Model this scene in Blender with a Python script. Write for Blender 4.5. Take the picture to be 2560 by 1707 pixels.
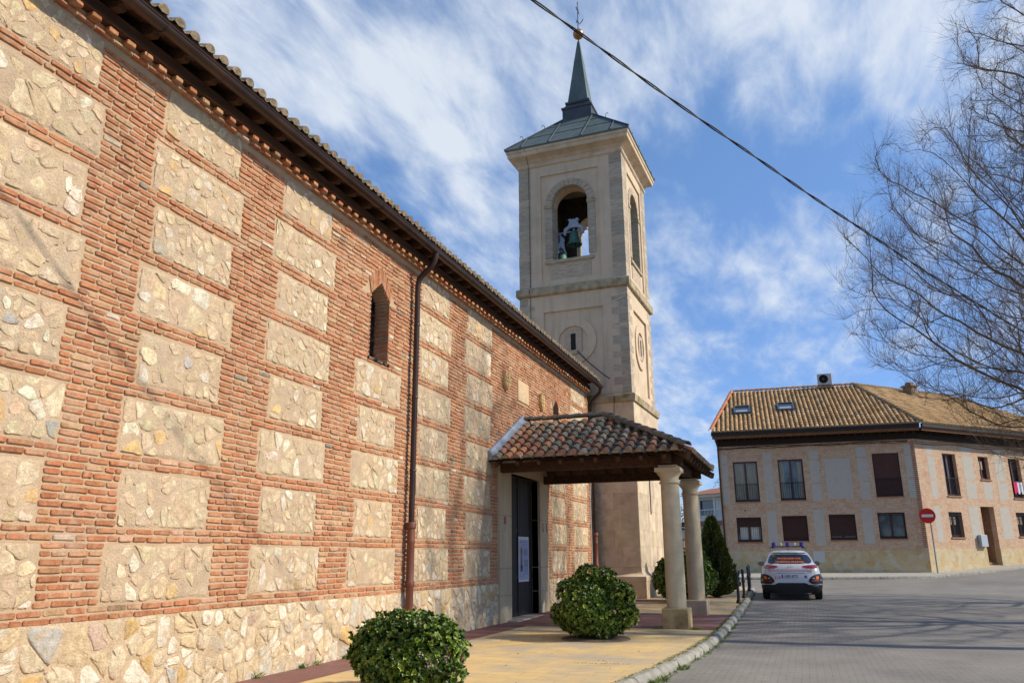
import bpy, math, random
import numpy as np
from mathutils import Vector, Matrix
random.seed(7)
R = random.Random(11)
sc = bpy.context.scene
for o in list(bpy.data.objects): bpy.data.objects.remove(o)
# ------------------------------------------------------------------ camera
PITCH, ROLL, YAW = .2683, .0055, .3456
fwd = Vector((-math.sin(YAW)*math.cos(PITCH), math.cos(YAW)*math.cos(PITCH), math.sin(PITCH)))
r0 = Vector((math.cos(YAW), math.sin(YAW), 0)); u0 = r0.cross(fwd)
rt = math.cos(ROLL)*r0 - math.sin(ROLL)*u0; up = math.sin(ROLL)*r0 + math.cos(ROLL)*u0
cd = bpy.data.cameras.new('camera'); cam = bpy.data.objects.new('camera', cd); sc.collection.objects.link(cam)
cam.matrix_world = Matrix(((rt.x, up.x, -fwd.x, 0), (rt.y, up.y, -fwd.y, 0), (rt.z, up.z, -fwd.z, 1.5), (0, 0, 0, 1)))
cd.sensor_width = 36; cd.lens = 1960/2560*36; cd.clip_end = 3000; cd.clip_start = .05
sc.camera = cam
def pray(u, v):   # direction through a pixel of the 2560 wide photograph
    return (fwd*1960 + rt*(u-1280) - up*(v-853.5)).normalized()
# ------------------------------------------------------------------ sun and sky
SUN = Vector((1, .14, .72)).normalized()
sd = bpy.data.lights.new('sun', 'SUN'); sd.energy = 4.3; sd.angle = math.radians(.95); sd.color = (1, .92, .79)
so = bpy.data.objects.new('sun', sd); sc.collection.objects.link(so)
so.rotation_euler = SUN.to_track_quat('Z', 'Y').to_euler()
w = bpy.data.worlds.new('World'); sc.world = w; w.use_nodes = True
def world():
    nt = w.node_tree; N = nt.nodes; L = nt.links; N.clear()
    out = N.new('ShaderNodeOutputWorld'); bg = N.new('ShaderNodeBackground'); L.new(bg.outputs[0], out.inputs[0])
    sky = N.new('ShaderNodeTexSky'); sky.sky_type = 'NISHITA'; sky.sun_disc = False
    sky.sun_elevation = math.asin(SUN.z); sky.sun_rotation = math.atan2(SUN.x, SUN.y)
    sky.air_density = 1.0; sky.dust_density = .35; sky.ozone_density = 2.2; sky.altitude = 600
    bg.inputs[1].default_value = .15
    def M(op, a, b=None, c=None):
        n = N.new('ShaderNodeMath'); n.operation = op
        for i, q in enumerate((a, b, c)):
            if q is None: continue
            if isinstance(q, (int, float)): n.inputs[i].default_value = q
            else: L.new(q, n.inputs[i])
        return n.outputs[0]
    tc = N.new('ShaderNodeTexCoord'); vm = N.new('ShaderNodeVectorMath'); vm.operation = 'NORMALIZE'
    L.new(tc.outputs['Generated'], vm.inputs[0])
    sp = N.new('ShaderNodeSeparateXYZ'); L.new(vm.outputs[0], sp.inputs[0])
    z = M('ADD', M('MAXIMUM', sp.outputs[2], 0), .12)
    cb = N.new('ShaderNodeCombineXYZ'); L.new(M('DIVIDE', sp.outputs[0], z), cb.inputs[0]); L.new(M('DIVIDE', sp.outputs[1], z), cb.inputs[1])
    def noise(sc_, det, rough, stretch, ang, loc=0):
        mp = N.new('ShaderNodeMapping'); L.new(cb.outputs[0], mp.inputs[0])
        mp.inputs['Rotation'].default_value = (0, 0, ang); mp.inputs['Scale'].default_value = stretch; mp.inputs['Location'].default_value = (loc, loc*.7, 0)
        n = N.new('ShaderNodeTexNoise'); L.new(mp.outputs[0], n.inputs[0])
        n.inputs['Scale'].default_value = sc_; n.inputs['Detail'].default_value = det; n.inputs['Roughness'].default_value = rough
        n.inputs['Distortion'].default_value = .35
        return n.outputs[0]
    n1 = noise(2.3, 9, .56, (1.0, .6, 1), .5)
    n2 = noise(7.0, 8, .6, (1.0, .4, 1), .9, 3)
    n3 = noise(13, 6, .6, (1.0, .4, 1), 1.2, 5)
    dens = M('ADD', M('ADD', M('MULTIPLY', n1, 1.25), M('MULTIPLY', n2, 1.45)), M('MULTIPLY', n3, .9))
    # large cloud banks of this sky, by direction
    blobs = [(560, 30, 9, .30), (800, 170, 8, .34), (1010, 300, 6, .42), (1190, 160, 7, .26), (1130, 540, 6, .34), (1240, 640, 5, .2),
             (1450, 130, 8, .26), (1700, 60, 8, .30), (2080, 60, 8, .50), (2380, 130, 6, .34), (1850, 180, 6, .22), (1560, 330, 6, .14), (1280, 380, 6, .16),
             (1750, 700, 6, .24), (1900, 640, 5, .26), (1640, 900, 6, .26), (1690, 1020, 5, .34), (2050, 730, 5, .2), (1450, 620, 5, .1), (2300, 480, 5, .1),
             (880, 450, 3.6, -.34), (1000, 470, 3.2, -.3), (680, 60, 2.6, -.28), (1980, 370, 7, -.34), (1720, 420, 5, -.22), (1780, 830, 4, -.22), (1900, 980, 5, -.14), (1570, 210, 3, -.12)]
    for u, v, rad, wt in blobs:
        d = pray(u, v); dp = N.new('ShaderNodeVectorMath'); dp.operation = 'DOT_PRODUCT'
        L.new(vm.outputs[0], dp.inputs[0]); dp.inputs[1].default_value = d
        mr = N.new('ShaderNodeMapRange'); mr.interpolation_type = 'SMOOTHERSTEP'
        mr.inputs[1].default_value = math.cos(math.radians(rad*1.35)); mr.inputs[2].default_value = 1.0
        mr.inputs[3].default_value = 0; mr.inputs[4].default_value = wt*(.70 if wt > 0 else .8)
        L.new(dp.outputs['Value'], mr.inputs[0]); dens = M('ADD', dens, mr.outputs[0])
    mr = N.new('ShaderNodeMapRange'); mr.interpolation_type = 'SMOOTHSTEP'; L.new(dens, mr.inputs[0])
    mr.inputs[1].default_value = 1.58; mr.inputs[2].default_value = 2.62; mr.inputs[3].default_value = 0; mr.inputs[4].default_value = 1
    # clouds: white with faint grey folds
    cr = N.new('ShaderNodeMix'); cr.data_type = 'RGBA'; L.new(M('MULTIPLY', M('SUBTRACT', dens, 1.75), 1.2), cr.inputs[0])
    cr.inputs[6].default_value = (3.2, 3.85, 4.9, 1); cr.inputs[7].default_value = (4.7, 5.0, 5.4, 1)
    tint = N.new('ShaderNodeMix'); tint.data_type = 'RGBA'; tint.blend_type = 'MULTIPLY'; tint.inputs[0].default_value = 1
    hz = N.new('ShaderNodeMapRange'); hz.interpolation_type = 'SMOOTHSTEP'; L.new(sp.outputs[2], hz.inputs[0]); hz.inputs[1].default_value = -.02; hz.inputs[2].default_value = .62
    ht = N.new('ShaderNodeMix'); ht.data_type = 'RGBA'; L.new(hz.outputs[0], ht.inputs[0]); ht.inputs[6].default_value = SKYH; ht.inputs[7].default_value = SKYT
    L.new(sky.outputs[0], tint.inputs[6]); L.new(ht.outputs[2], tint.inputs[7])
    mx = N.new('ShaderNodeMix'); mx.data_type = 'RGBA'; L.new(M('MULTIPLY', mr.outputs[0], .84), mx.inputs[0])
    L.new(tint.outputs[2], mx.inputs[6]); L.new(cr.outputs[2], mx.inputs[7]); L.new(mx.outputs[2], bg.inputs[0])
    w.cycles.sampling_method = 'MANUAL'; w.cycles.sample_map_resolution = 512
SKYT = (.90, 1.05, 1.17, 1)
SKYH = (.50, .60, .86, 1)
world()
sc.view_settings.view_transform = 'Standard'; sc.view_settings.look = 'None'
sc.view_settings.exposure = 0.25; sc.view_settings.gamma = 1
sc.render.engine = 'CYCLES'; sc.cycles.use_denoising = True; sc.cycles.max_bounces = 6
sc.cycles.transparent_max_bounces = 8

# ------------------------------------------------------------------ helpers
def s2l(c):
    return tuple(((q/255)/12.92 if q/255 <= .04045 else ((q/255+.055)/1.055)**2.4) for q in c)
class MB:
    """collects geometry of ONE mesh"""
    def __init__(s): s.v = []; s.f = []; s.c = []; s.cur = (1, 1, 1, 1); s.xf = None; s.m = []; s.mi = 0
    def col(s, c): s.cur = (c[0], c[1], c[2], 1); return s
    def add(s, vs, fs):
        b = len(s.v)
        if s.xf is not None: vs = [s.xf(v) for v in vs]
        s.v.extend([tuple(v) for v in vs]); s.c.extend([s.cur]*len(vs))
        for f in fs: s.f.append([i+b for i in f]); s.m.append(s.mi)
        return b
    def box(s, x0, x1, y0, y1, z0, z1, j=0):
        vs = [(x, y, z) for z in (z0, z1) for y in (y0, y1) for x in (x0, x1)]
        if j: vs = [tuple(c+R.uniform(-j, j) for c in v) for v in vs]
        s.add(vs, [(0, 2, 3, 1), (4, 5, 7, 6), (0, 1, 5, 4), (2, 6, 7, 3), (0, 4, 6, 2), (1, 3, 7, 5)])
    def bbox(s, x0, x1, y0, y1, z0, z1, b=.01):
        """box with chamfered edges"""
        vs = []; 
        for (z, i) in ((z0, b), (z0+b, 0), (z1-b, 0), (z1, b)):
            bb = b
            for (x, y) in ((x0+i+bb, y0+i), (x1-i-bb, y0+i), (x1-i, y0+i+bb), (x1-i, y1-i-bb), (x1-i-bb, y1-i), (x0+i+bb, y1-i), (x0+i, y1-i-bb), (x0+i, y0+i+bb)):
                vs.append((x, y, z))
        fs = [tuple(range(7, -1, -1)), tuple(range(24, 32))]
        for k in range(3):
            for i in range(8): fs.append((k*8+i, k*8+(i+1) % 8, k*8+8+(i+1) % 8, k*8+8+i))
        s.add(vs, fs)
    def obox(s, p, d, wd, ht, L, upv=(0, 0, 1)):
        """oriented bar from p along d"""
        d = Vector(d).normalized(); u = Vector(upv); a = d.cross(u).normalized(); u = a.cross(d).normalized(); p = Vector(p)
        vs = [p+d*l+a*x+u*y for l in (0, L) for y in (-ht/2, ht/2) for x in (-wd/2, wd/2)]
        s.add(vs, [(0, 2, 3, 1), (4, 5, 7, 6), (0, 1, 5, 4), (2, 6, 7, 3), (0, 4, 6, 2), (1, 3, 7, 5)])
    def loft(s, rings, close=True, cap0=True, cap1=True):
        n = len(rings[0]); vs = [p for r in rings for p in r]; fs = []
        for k in range(len(rings)-1):
            for i in range(n if close else n-1):
                fs.append((k*n+i, k*n+(i+1) % n, (k+1)*n+(i+1) % n, (k+1)*n+i))
        if cap0: fs.append(tuple(range(n-1, -1, -1)))
        if cap1: fs.append(tuple((len(rings)-1)*n+i for i in range(n)))
        s.add(vs, fs)
    def lathe(s, cx, cy, prof, n=24, ph=0):
        s.loft([[(cx+r*math.cos(ph+2*math.pi*i/n), cy+r*math.sin(ph+2*math.pi*i/n), z) for i in range(n)] for r, z in prof])
    def sq(s, cx, cy, hx, hy, prof):
        """square lathe: prof = (offset, z)"""
        s.loft([[(cx-hx-o, cy-hy-o, z), (cx+hx+o, cy-hy-o, z), (cx+hx+o, cy+hy+o, z), (cx-hx-o, cy+hy+o, z)] for o, z in prof])
    def tube(s, pts, rad, n=6, caps=True):
        pts = [Vector(p) for p in pts]; rings = []
        if isinstance(rad, (int, float)): rad = [rad]*len(pts)
        a = None
        for i, p in enumerate(pts):
            d = (pts[min(i+1, len(pts)-1)]-pts[max(i-1, 0)])
            if d.length < 1e-9: d = Vector((0, 0, 1))
            d.normalize()
            if a is None:
                a = d.cross(Vector((0, 0, 1))); 
                if a.length < .05: a = d.cross(Vector((1, 0, 0)))
            a = (a-d*a.dot(d)).normalized(); b = d.cross(a)
            rings.append([p+(a*math.cos(2*math.pi*k/n)+b*math.sin(2*math.pi*k/n))*rad[i] for k in range(n)])
        s.loft(rings, True, caps, caps)
    def prism(s, poly, y0, y1, ax='y'):
        """extrude a 2D polygon; ax = axis of extrusion"""
        n = len(poly)
        if ax == 'y': mk = lambda p, t: (p[0], t, p[1])
        elif ax == 'x': mk = lambda p, t: (t, p[0], p[1])
        else: mk = lambda p, t: (p[0], p[1], t)
        vs = [mk(p, y0) for p in poly]+[mk(p, y1) for p in poly]
        s.add(vs, [tuple(range(n)), tuple(range(2*n-1, n-1, -1))]+[(i, i+n, (i+1) % n+n, (i+1) % n) for i in range(n)])
    def build(s, name, mat, parent=None, smooth=False, ang=None):
        me = bpy.data.meshes.new(name); me.from_pydata(s.v, [], s.f); me.update()
        if any(c != (1, 1, 1, 1) for c in s.c):
            at = me.color_attributes.new('col', 'FLOAT_COLOR', 'POINT'); at.data.foreach_set('color', np.array(s.c, 'f').ravel())
        for m in (mat if isinstance(mat, (list, tuple)) else [mat]): me.materials.append(m)
        if any(s.m): me.polygons.foreach_set('material_index', s.m)
        import bmesh
        bm = bmesh.new(); bm.from_mesh(me); bmesh.ops.recalc_face_normals(bm, faces=bm.faces); bm.to_mesh(me); bm.free()
        if smooth:
            me.polygons.foreach_set('use_smooth', [True]*len(me.polygons))
            if ang: me.set_sharp_from_angle(angle=math.radians(ang))
        o = bpy.data.objects.new(name, me); sc.collection.objects.link(o)
        if parent: o.parent = parent
        return o
    def raw(s, name, mat, parent=None, smooth=False):
        me = bpy.data.meshes.new(name); me.from_pydata(s.v, [], s.f); me.update()
        if any(c != (1, 1, 1, 1) for c in s.c):
            at = me.color_attributes.new('col', 'FLOAT_COLOR', 'POINT'); at.data.foreach_set('color', np.array(s.c, 'f').ravel())
        me.materials.append(mat)
        if smooth: me.polygons.foreach_set('use_smooth', [True]*len(me.polygons))
        o = bpy.data.objects.new(name, me); sc.collection.objects.link(o)
        if parent: o.parent = parent
        return o
def tag(o, label=None, cat=None, group=None, kind=None):
    if label: o['label'] = label
    if cat: o['category'] = cat
    if group: o['group'] = group
    if kind: o['kind'] = kind
    return o
def thing(name, label, cat, loc=(0, 0, 0), rz=0, group=None):
    o = bpy.data.objects.new(name, None); sc.collection.objects.link(o); o.empty_display_size = .3
    o.location = loc; o.rotation_euler = (0, 0, rz); return tag(o, label, cat, group)
def copy_tree(o, parent=None):
    c = o.copy(); sc.collection.objects.link(c)
    if parent: c.parent = parent
    for ch in [q for q in sc.objects if q.parent == o]: copy_tree(ch, c)
    return c

# ------------------------------------------------------------------ materials
MC = {}
def mat(name, col=(.5, .5, .5), col2=None, scale=4, rough=.85, bump=0, bscale=40, attr=False, metal=0, spec=.3, det=6,
        col3=None, scale3=.8, amt3=.5, lo=.35, hi=.65, stretch=(1, 1, 1), fine=0, coords='Object', extra=None, lo3=.48, mix=1.0, trans=0, coat=0):
    if name in MC: return MC[name]
    m = bpy.data.materials.new(name); m.use_nodes = True; MC[name] = m
    nt = m.node_tree; N = nt.nodes; L = nt.links; b = N['Principled BSDF']
    b.inputs['Roughness'].default_value = rough; b.inputs['Metallic'].default_value = metal
    b.inputs['Specular IOR Level'].default_value = spec
    if coat: b.inputs['Coat Weight'].default_value = coat; b.inputs['Coat Roughness'].default_value = .05
    tc = N.new('ShaderNodeTexCoord'); mp = N.new('ShaderNodeMapping'); L.new(tc.outputs[coords], mp.inputs[0]); mp.inputs['Scale'].default_value = stretch
    def noise(sc_, d=det, r=.6):
        n = N.new('ShaderNodeTexNoise'); L.new(mp.outputs[0], n.inputs[0]); n.inputs['Scale'].default_value = sc_
        n.inputs['Detail'].default_value = d; n.inputs['Roughness'].default_value = r; return n.outputs[0]
    def rng(x, a, c, lo_=0, hi_=1):
        q = N.new('ShaderNodeMapRange'); L.new(x, q.inputs[0]); q.inputs[1].default_value = a; q.inputs[2].default_value = c
        q.inputs[3].default_value = lo_; q.inputs[4].default_value = hi_; return q.outputs[0]
    def mixc(f, a, c, mode='MIX'):
        q = N.new('ShaderNodeMix'); q.data_type = 'RGBA'; q.blend_type = mode
        for i, t in ((0, f), (6, a), (7, c)):
            if isinstance(t, (int, float)): q.inputs[i].default_value = t
            elif isinstance(t, tuple): q.inputs[i].default_value = (t[0], t[1], t[2], 1)
            else: L.new(t, q.inputs[i])
        return q.outputs[2]
    base = tuple(col)
    if col2 is not None: base = mixc(rng(noise(scale), lo, hi), tuple(col), tuple(col2))
    if attr:
        a = N.new('ShaderNodeAttribute'); a.attribute_name = 'col'; base = mixc(1.0, a.outputs[0], base, 'MULTIPLY') if col2 is not None else a.outputs[0]
    if col3 is not None:
        base = mixc(rng(noise(scale3, 8), lo3, lo3+.20, 0, amt3), base, tuple(col3))
    if fine:
        base = mixc(1.0, base, mixc(noise(bscale*1.3, 4, .7), (1-fine,)*3, (1+fine,)*3), 'MULTIPLY')
    h = None
    if extra: base, h = extra(N, L, mp, base, mixc, noise, rng, b)
    if rough > .68:      # rough materials: warm tint in the colour offsets the blue sky light
        base = tuple(p*q for p, q in zip(base, (1.02, 1.0, .93))) if isinstance(base, tuple) else mixc(1.0, base, (1.02, 1.0, .93), 'MULTIPLY')
    if isinstance(base, tuple): b.inputs['Base Color'].default_value = (*base, 1)
    else: L.new(base, b.inputs['Base Color'])
    if bump or h is not None:
        hh = None
        if bump:
            hh = noise(bscale, 5, .65)
        if h is not None:
            if hh is not None:
                q = N.new('ShaderNodeMath'); q.operation = 'MULTIPLY_ADD'; L.new(hh, q.inputs[0]); q.inputs[1].default_value = bump; L.new(h, q.inputs[2]); hh = q.outputs[0]; bs = 1
            else: hh = h; bs = 1
            bd = .01
        else: bs = bump; bd = .02
        bp = N.new('ShaderNodeBump'); bp.inputs['Strength'].default_value = min(bs, 1); bp.inputs['Distance'].default_value = bd
        L.new(hh, bp.inputs['Height']); L.new(bp.outputs[0], b.inputs['Normal'])
    if trans: b.inputs['Transmission Weight'].default_value = trans
    return m
def streaks(N, L, mp, base, mixc, noise, rng, b):
    m2 = N.new('ShaderNodeMapping'); L.new(mp.outputs[0], m2.inputs[0]); m2.inputs['Scale'].default_value = (2.6, 2.6, .22)
    n = N.new('ShaderNodeTexNoise'); L.new(m2.outputs[0], n.inputs[0]); n.inputs['Scale'].default_value = 1.6; n.inputs['Detail'].default_value = 8; n.inputs['Roughness'].default_value = .65
    o = mixc(rng(n.outputs[0], .50, .72, 0, .6), base, mixc(1.0, base, (.70, .66, .60), 'MULTIPLY'))
    o = mixc(rng(noise(1.3, 8, .7), .56, .70, 0, .5), o, (.66, .56, .45))
    return o, None
def damp(N, L, mp, base, mixc, noise, rng, b):
    s = N.new('ShaderNodeSeparateXYZ'); L.new(mp.outputs[0], s.inputs[0])
    def mth(op, a, c):
        q = N.new('ShaderNodeMath'); q.operation = op
        for i, t in enumerate((a, c)):
            if isinstance(t, (int, float)): q.inputs[i].default_value = t
            else: L.new(t, q.inputs[i])
        return q.outputs[0]
    a = mth('ADD', rng(s.outputs[0], -1.9, -.9, .34, 0), mth('MULTIPLY', noise(1.4, 8, .7), 1))
    f = mth('MULTIPLY', rng(a, .62, .86), rng(s.outputs[1], .3, .0, 0, 1))
    o = mixc(mth('MULTIPLY', f, .75), base, (.13, .105, .045)); o = mixc(rng(noise(2.2, 8, .7), .55, .7, 0, .45), o, mixc(1.0, o, (.62, .56, .48), 'MULTIPLY'))
    return o, None
def bricktex(scale=1, bw=.25, bh=.06, mort=.012, plane='xz', ca=(.5, .3, .2), cb=(.4, .2, .15), cm=(.5, .45, .4), off=.5, strength=1, soft=.1, bias=0, rot=0):
    def ex(N, L, mp, base, mixc, noise, rng, b):
        s = N.new('ShaderNodeSeparateXYZ'); L.new(mp.outputs[0], s.inputs[0]); c = N.new('ShaderNodeCombineXYZ')
        ia, ib = {'xz': (0, 2), 'yz': (1, 2), 'xy': (0, 1), 'yx': (1, 0)}[plane]
        L.new(s.outputs[ia], c.inputs[0]); L.new(s.outputs[ib], c.inputs[1])
        t = N.new('ShaderNodeTexBrick'); L.new(c.outputs[0], t.inputs[0])
        t.inputs['Scale'].default_value = scale; t.inputs['Brick Width'].default_value = bw; t.inputs['Row Height'].default_value = bh
        t.inputs['Mortar Size'].default_value = mort; t.inputs['Mortar Smooth'].default_value = soft; t.inputs['Bias'].default_value = bias; t.offset = off
        t.inputs['Color1'].default_value = (*ca, 1); t.inputs['Color2'].default_value = (*cb, 1); t.inputs['Mortar'].default_value = (*cm, 1)
        o = mixc(strength, base, t.outputs[0], 'MULTIPLY' if strength < 1 else 'MIX')
        if strength >= 1: o = mixc(1.0, o, mixc(noise(9, 6, .7), (.78,)*3, (1.2,)*3), 'MULTIPLY')
        q = N.new('ShaderNodeMath'); q.operation = 'SUBTRACT'; q.inputs[0].default_value = 1; L.new(t.outputs['Fac'], q.inputs[1])
        return o, q.outputs[0]
    return ex
WH = (1, 1, 1)
def stony(N, L, mp, base, mixc, noise, rng, b):
    o = mixc(rng(noise(11, 6, .7), .50, .66, 0, .55), base, mixc(1.0, base, (1.25, 1.24, 1.2), 'MULTIPLY'))
    o = mixc(rng(noise(34, 5, .75), .56, .70, 0, .75), o, mixc(1.0, o, (.52, .45, .36), 'MULTIPLY'))
    o = mixc(rng(noise(3.1, 7, .7), .54, .70, 0, .35), o, (.45, .37, .28))
    return o, None
def weather(N, L, mp, base, mixc, noise, rng, b):
    o = mixc(rng(noise(.55, 7, .65), .42, .66, 0, .45), base, mixc(1.0, base, (.74, .70, .68), 'MULTIPLY'))
    o = mixc(rng(noise(1.7, 8, .7), .58, .72, 0, .45), o, (.60, .47, .36))       # salt bloom
    return o, None
m_brick = mat('old_brick', (1.12, 1.12, 1.12), (.72, .68, .66), scale=16, attr=True, rough=.9, bump=.9, bscale=70, col3=(.55, .40, .27), scale3=7, amt3=.55, fine=.22, extra=weather)
m_mort = mat('lime_mortar', (.53, .385, .255), (.45, .32, .21), scale=5, rough=.95, bump=.8, bscale=60, fine=.16, col3=(.40, .29, .21), scale3=1.1, amt3=.35)
m_pmort = mat('panel_mortar', (1.04, 1.03, 1.02), (.84, .82, .81), scale=6, attr=True, rough=.95, bump=1, bscale=42, fine=.25, col3=(.44, .35, .27), scale3=5, amt3=.45, extra=stony)
m_stone = mat('rubble_stone', (1.12, 1.12, 1.12), (.82, .79, .74), scale=15, attr=True, rough=.92, bump=1, bscale=48, fine=.22, col3=(.50, .365, .235), scale3=6, amt3=.85, extra=stony)
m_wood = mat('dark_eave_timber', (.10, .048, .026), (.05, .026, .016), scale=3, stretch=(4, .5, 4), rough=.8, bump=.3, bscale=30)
m_gut = mat('brown_metal', (.030, .017, .013), (.055, .028, .018), scale=2.5, rough=.38, metal=.3, spec=.5, bump=.05, bscale=8)
m_pipelow = mat('rust_brown_iron', (.20, .075, .045), (.15, .058, .038), scale=3, rough=.55, metal=.1)
m_tile = mat('old_roof_tile', (1, 1, 1), (.6, .58, .55), scale=14, attr=True, rough=.92, bump=.5, bscale=60, fine=.15, col3=(.10, .10, .075), scale3=7, amt3=.5)
m_tplas = mat('tower_plaster', (.64, .51, .38), (.57, .445, .32), scale=1.2, rough=.93, bump=.5, bscale=30, fine=.1, extra=streaks, col3=(.43, .34, .25), scale3=.7, amt3=.5)
m_tq = mat('tower_quoin', (1.06, 1.06, 1.06), (.74, .72, .69), scale=3, stretch=(1, 1, 6), attr=True, rough=.95, bump=1, bscale=22, fine=.2, col3=(.28, .245, .19), scale3=2.6, amt3=.45)
m_lichen = mat('lichened_limestone', (.46, .37, .26), (.27, .22, .15), scale=4, rough=.95, bump=.9, bscale=25, fine=.15, col3=(.17, .14, .035), scale3=2.2, amt3=.9, lo=.4, hi=.7)
m_lead = mat('weathered_lead', (.095, .125, .115), (.14, .165, .15), scale=2.2, rough=.62, metal=.25, bump=.12, bscale=8, stretch=(1, 1, .4), col3=(.07, .10, .085), scale3=5, amt3=.5)
m_lead2 = mat('dark_lead', (.06, .065, .07), (.085, .09, .095), scale=3, rough=.5, metal=.35)
m_zinc = mat('zinc_flashing', (.30, .33, .37), (.22, .25, .29), scale=4, rough=.5, metal=.3, bump=.15, bscale=9)
m_dark = mat('dark_interior', (.02, .018, .016))
m_col = mat('column_limestone', (.64, .54, .38), (.56, .465, .32), scale=5, rough=.85, bump=.5, bscale=90, fine=.14, col3=(.46, .37, .26), scale3=1.6, amt3=.6, extra=streaks)
m_pl = mat('stained_plinth', (.50, .37, .20), (.38, .28, .15), scale=4, rough=.95, bump=.5, bscale=70, fine=.2, col3=(.16, .13, .07), scale3=1.7, amt3=.9)
m_pl2 = mat('pink_plinth', (.54, .43, .31), (.47, .37, .27), scale=4, rough=.95, bump=.4, bscale=70, fine=.12, col3=(.38, .27, .2), scale3=1.3, amt3=.7)
m_jamb = mat('jamb_limestone', (.56, .45, .31), (.47, .37, .25), scale=2.5, stretch=(1, 1, .4), rough=.9, bump=.25, bscale=50, fine=.1, col3=(.38, .31, .25), scale3=1.2, amt3=.5)
m_door = mat('dark_oak_door', (.035, .026, .022), (.022, .017, .015), scale=2, stretch=(1, 8, .6), rough=.6, bump=.3, bscale=20)
def glass(name, c=(.03, .035, .04), rough=.06):
    return mat(name, c, rough=rough, spec=.9)
m_glass = glass('window_glass')

# ------------------------------------------------------------------ terrain functions
def sst(a, b, x):
    t = max(0, min(1, (x-a)/(b-a))); return t*t*(3-2*t)
def zr(x, y):
    z = -.1+.016*max(0, min(y, 60)-18)
    if x > 6.3: z += .07*min(x-6.3, 20)*sst(30, 47, y)
    return z
def zp(y): return .0152*max(0, y-18)
def axis(pts):
    o = []
    for a, b, s in pts:
        n = max(1, round((b-a)/s)); o += [a+(b-a)*i/n for i in range(n)]
    return o+[pts[-1][1]]
def sheet(mb, xs, ys, zf, keep=None):
    idx = {}; vs = []; fs = []
    for j, y in enumerate(ys):
        for i, x in enumerate(xs): idx[i, j] = len(vs); vs.append((x, y, zf(x, y)))
    for j in range(len(ys)-1):
        for i in range(len(xs)-1):
            if keep and not keep((xs[i]+xs[i+1])/2, (ys[j]+ys[j+1])/2): continue
            fs.append((idx[i, j], idx[i+1, j], idx[i+1, j+1], idx[i, j+1]))
    mb.add(vs, fs)
g = MB(); sheet(g, axis([(-900, -60, 140), (-60, 40, 5), (40, 900, 140)]), axis([(-700, -20, 120), (-20, 80, 5), (80, 1200, 140)]), lambda x, y: zr(x, y)-.12)
tag(g.build('ground', mat('earth', (.22, .19, .12), (.14, .14, .07), scale=.2, rough=1, bump=.4, bscale=8)), kind='structure')
# paved road of interlocking blocks
def road_ex(N, L, mp, base, mixc, noise, rng, b):
    s = N.new('ShaderNodeSeparateXYZ'); L.new(mp.outputs[0], s.inputs[0]); c = N.new('ShaderNodeCombineXYZ')
    L.new(s.outputs[0], c.inputs[0]); L.new(s.outputs[1], c.inputs[1])
    wv = N.new('ShaderNodeTexWave'); L.new(c.outputs[0], wv.inputs[0]); wv.inputs['Scale'].default_value = 3.1; wv.bands_direction = 'X'
    t = N.new('ShaderNodeTexBrick'); t.offset = .5; t.inputs['Scale'].default_value = 1; t.inputs['Brick Width'].default_value = .2
    t.inputs['Row Height'].default_value = .1; t.inputs['Mortar Size'].default_value = .0045; t.inputs['Mortar Smooth'].default_value = .25
    ds = N.new('ShaderNodeVectorMath'); ds.operation = 'ADD'
    dn = N.new('ShaderNodeTexNoise'); L.new(mp.outputs[0], dn.inputs[0]); dn.inputs['Scale'].default_value = 5
    sc2 = N.new('ShaderNodeVectorMath'); sc2.operation = 'SCALE'; L.new(dn.outputs['Color'], sc2.inputs[0]); sc2.inputs['Scale'].default_value = .02
    L.new(c.outputs[0], ds.inputs[0]); L.new(sc2.outputs[0], ds.inputs[1]); L.new(ds.outputs[0], t.inputs[0])
    t.inputs['Color1'].default_value = (1.04, 1.03, 1.02, 1); t.inputs['Color2'].default_value = (.95, .95, .95, 1); t.inputs['Mortar'].default_value = (.74, .73, .72, 1)
    o = mixc(1.0, base, t.outputs[0], 'MULTIPLY')
    o = mixc(rng(noise(.22, 8, .7), .44, .66, 0, .55), o, mixc(1.0, o, (.72, .71, .70), 'MULTIPLY'))
    o = mixc(rng(noise(1.5, 9, .75), .56, .72, 0, .4), o, mixc(1.0, o, (1.25, 1.24, 1.22), 'MULTIPLY'))
    # dirt filled joint gaps, in patches
    jn = noise(16, 2, .5); j2 = rng(jn, .56, .62); mu = N.new('ShaderNodeMath'); mu.operation = 'MULTIPLY'; L.new(t.outputs['Fac'], mu.inputs[0]); L.new(j2, mu.inputs[1])
    o = mixc(mu.outputs[0], o, (.045, .04, .03))
    q = N.new('ShaderNodeMath'); q.operation = 'SUBTRACT'; q.inputs[0].default_value = 1; L.new(t.outputs['Fac'], q.inputs[1])
    return o, q.outputs[0]
m_road = mat('road_pavers', (.275, .255, .235), (.225, .21, .195), scale=.9, rough=.85, bump=.3, bscale=120, fine=.13, col3=(.20, .175, .165), scale3=.35, amt3=.55, extra=road_ex)
def kx(y):   # inner edge of the church kerb
    if y < 17: return -1.9-.0095*(17-y)**2
    return -1.9-.0011*(y-17)**2
KEND = 35.6
rd = MB(); sheet(rd, axis([(-60, -10, 5), (-10, 14, .8), (14, 60, 4)]), axis([(-40, 0, 5), (0, 52, .8), (52, 90, 4)]), lambda x, y: zr(x, y))
tag(rd.build('road', m_road, smooth=True), kind='structure')
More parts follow.
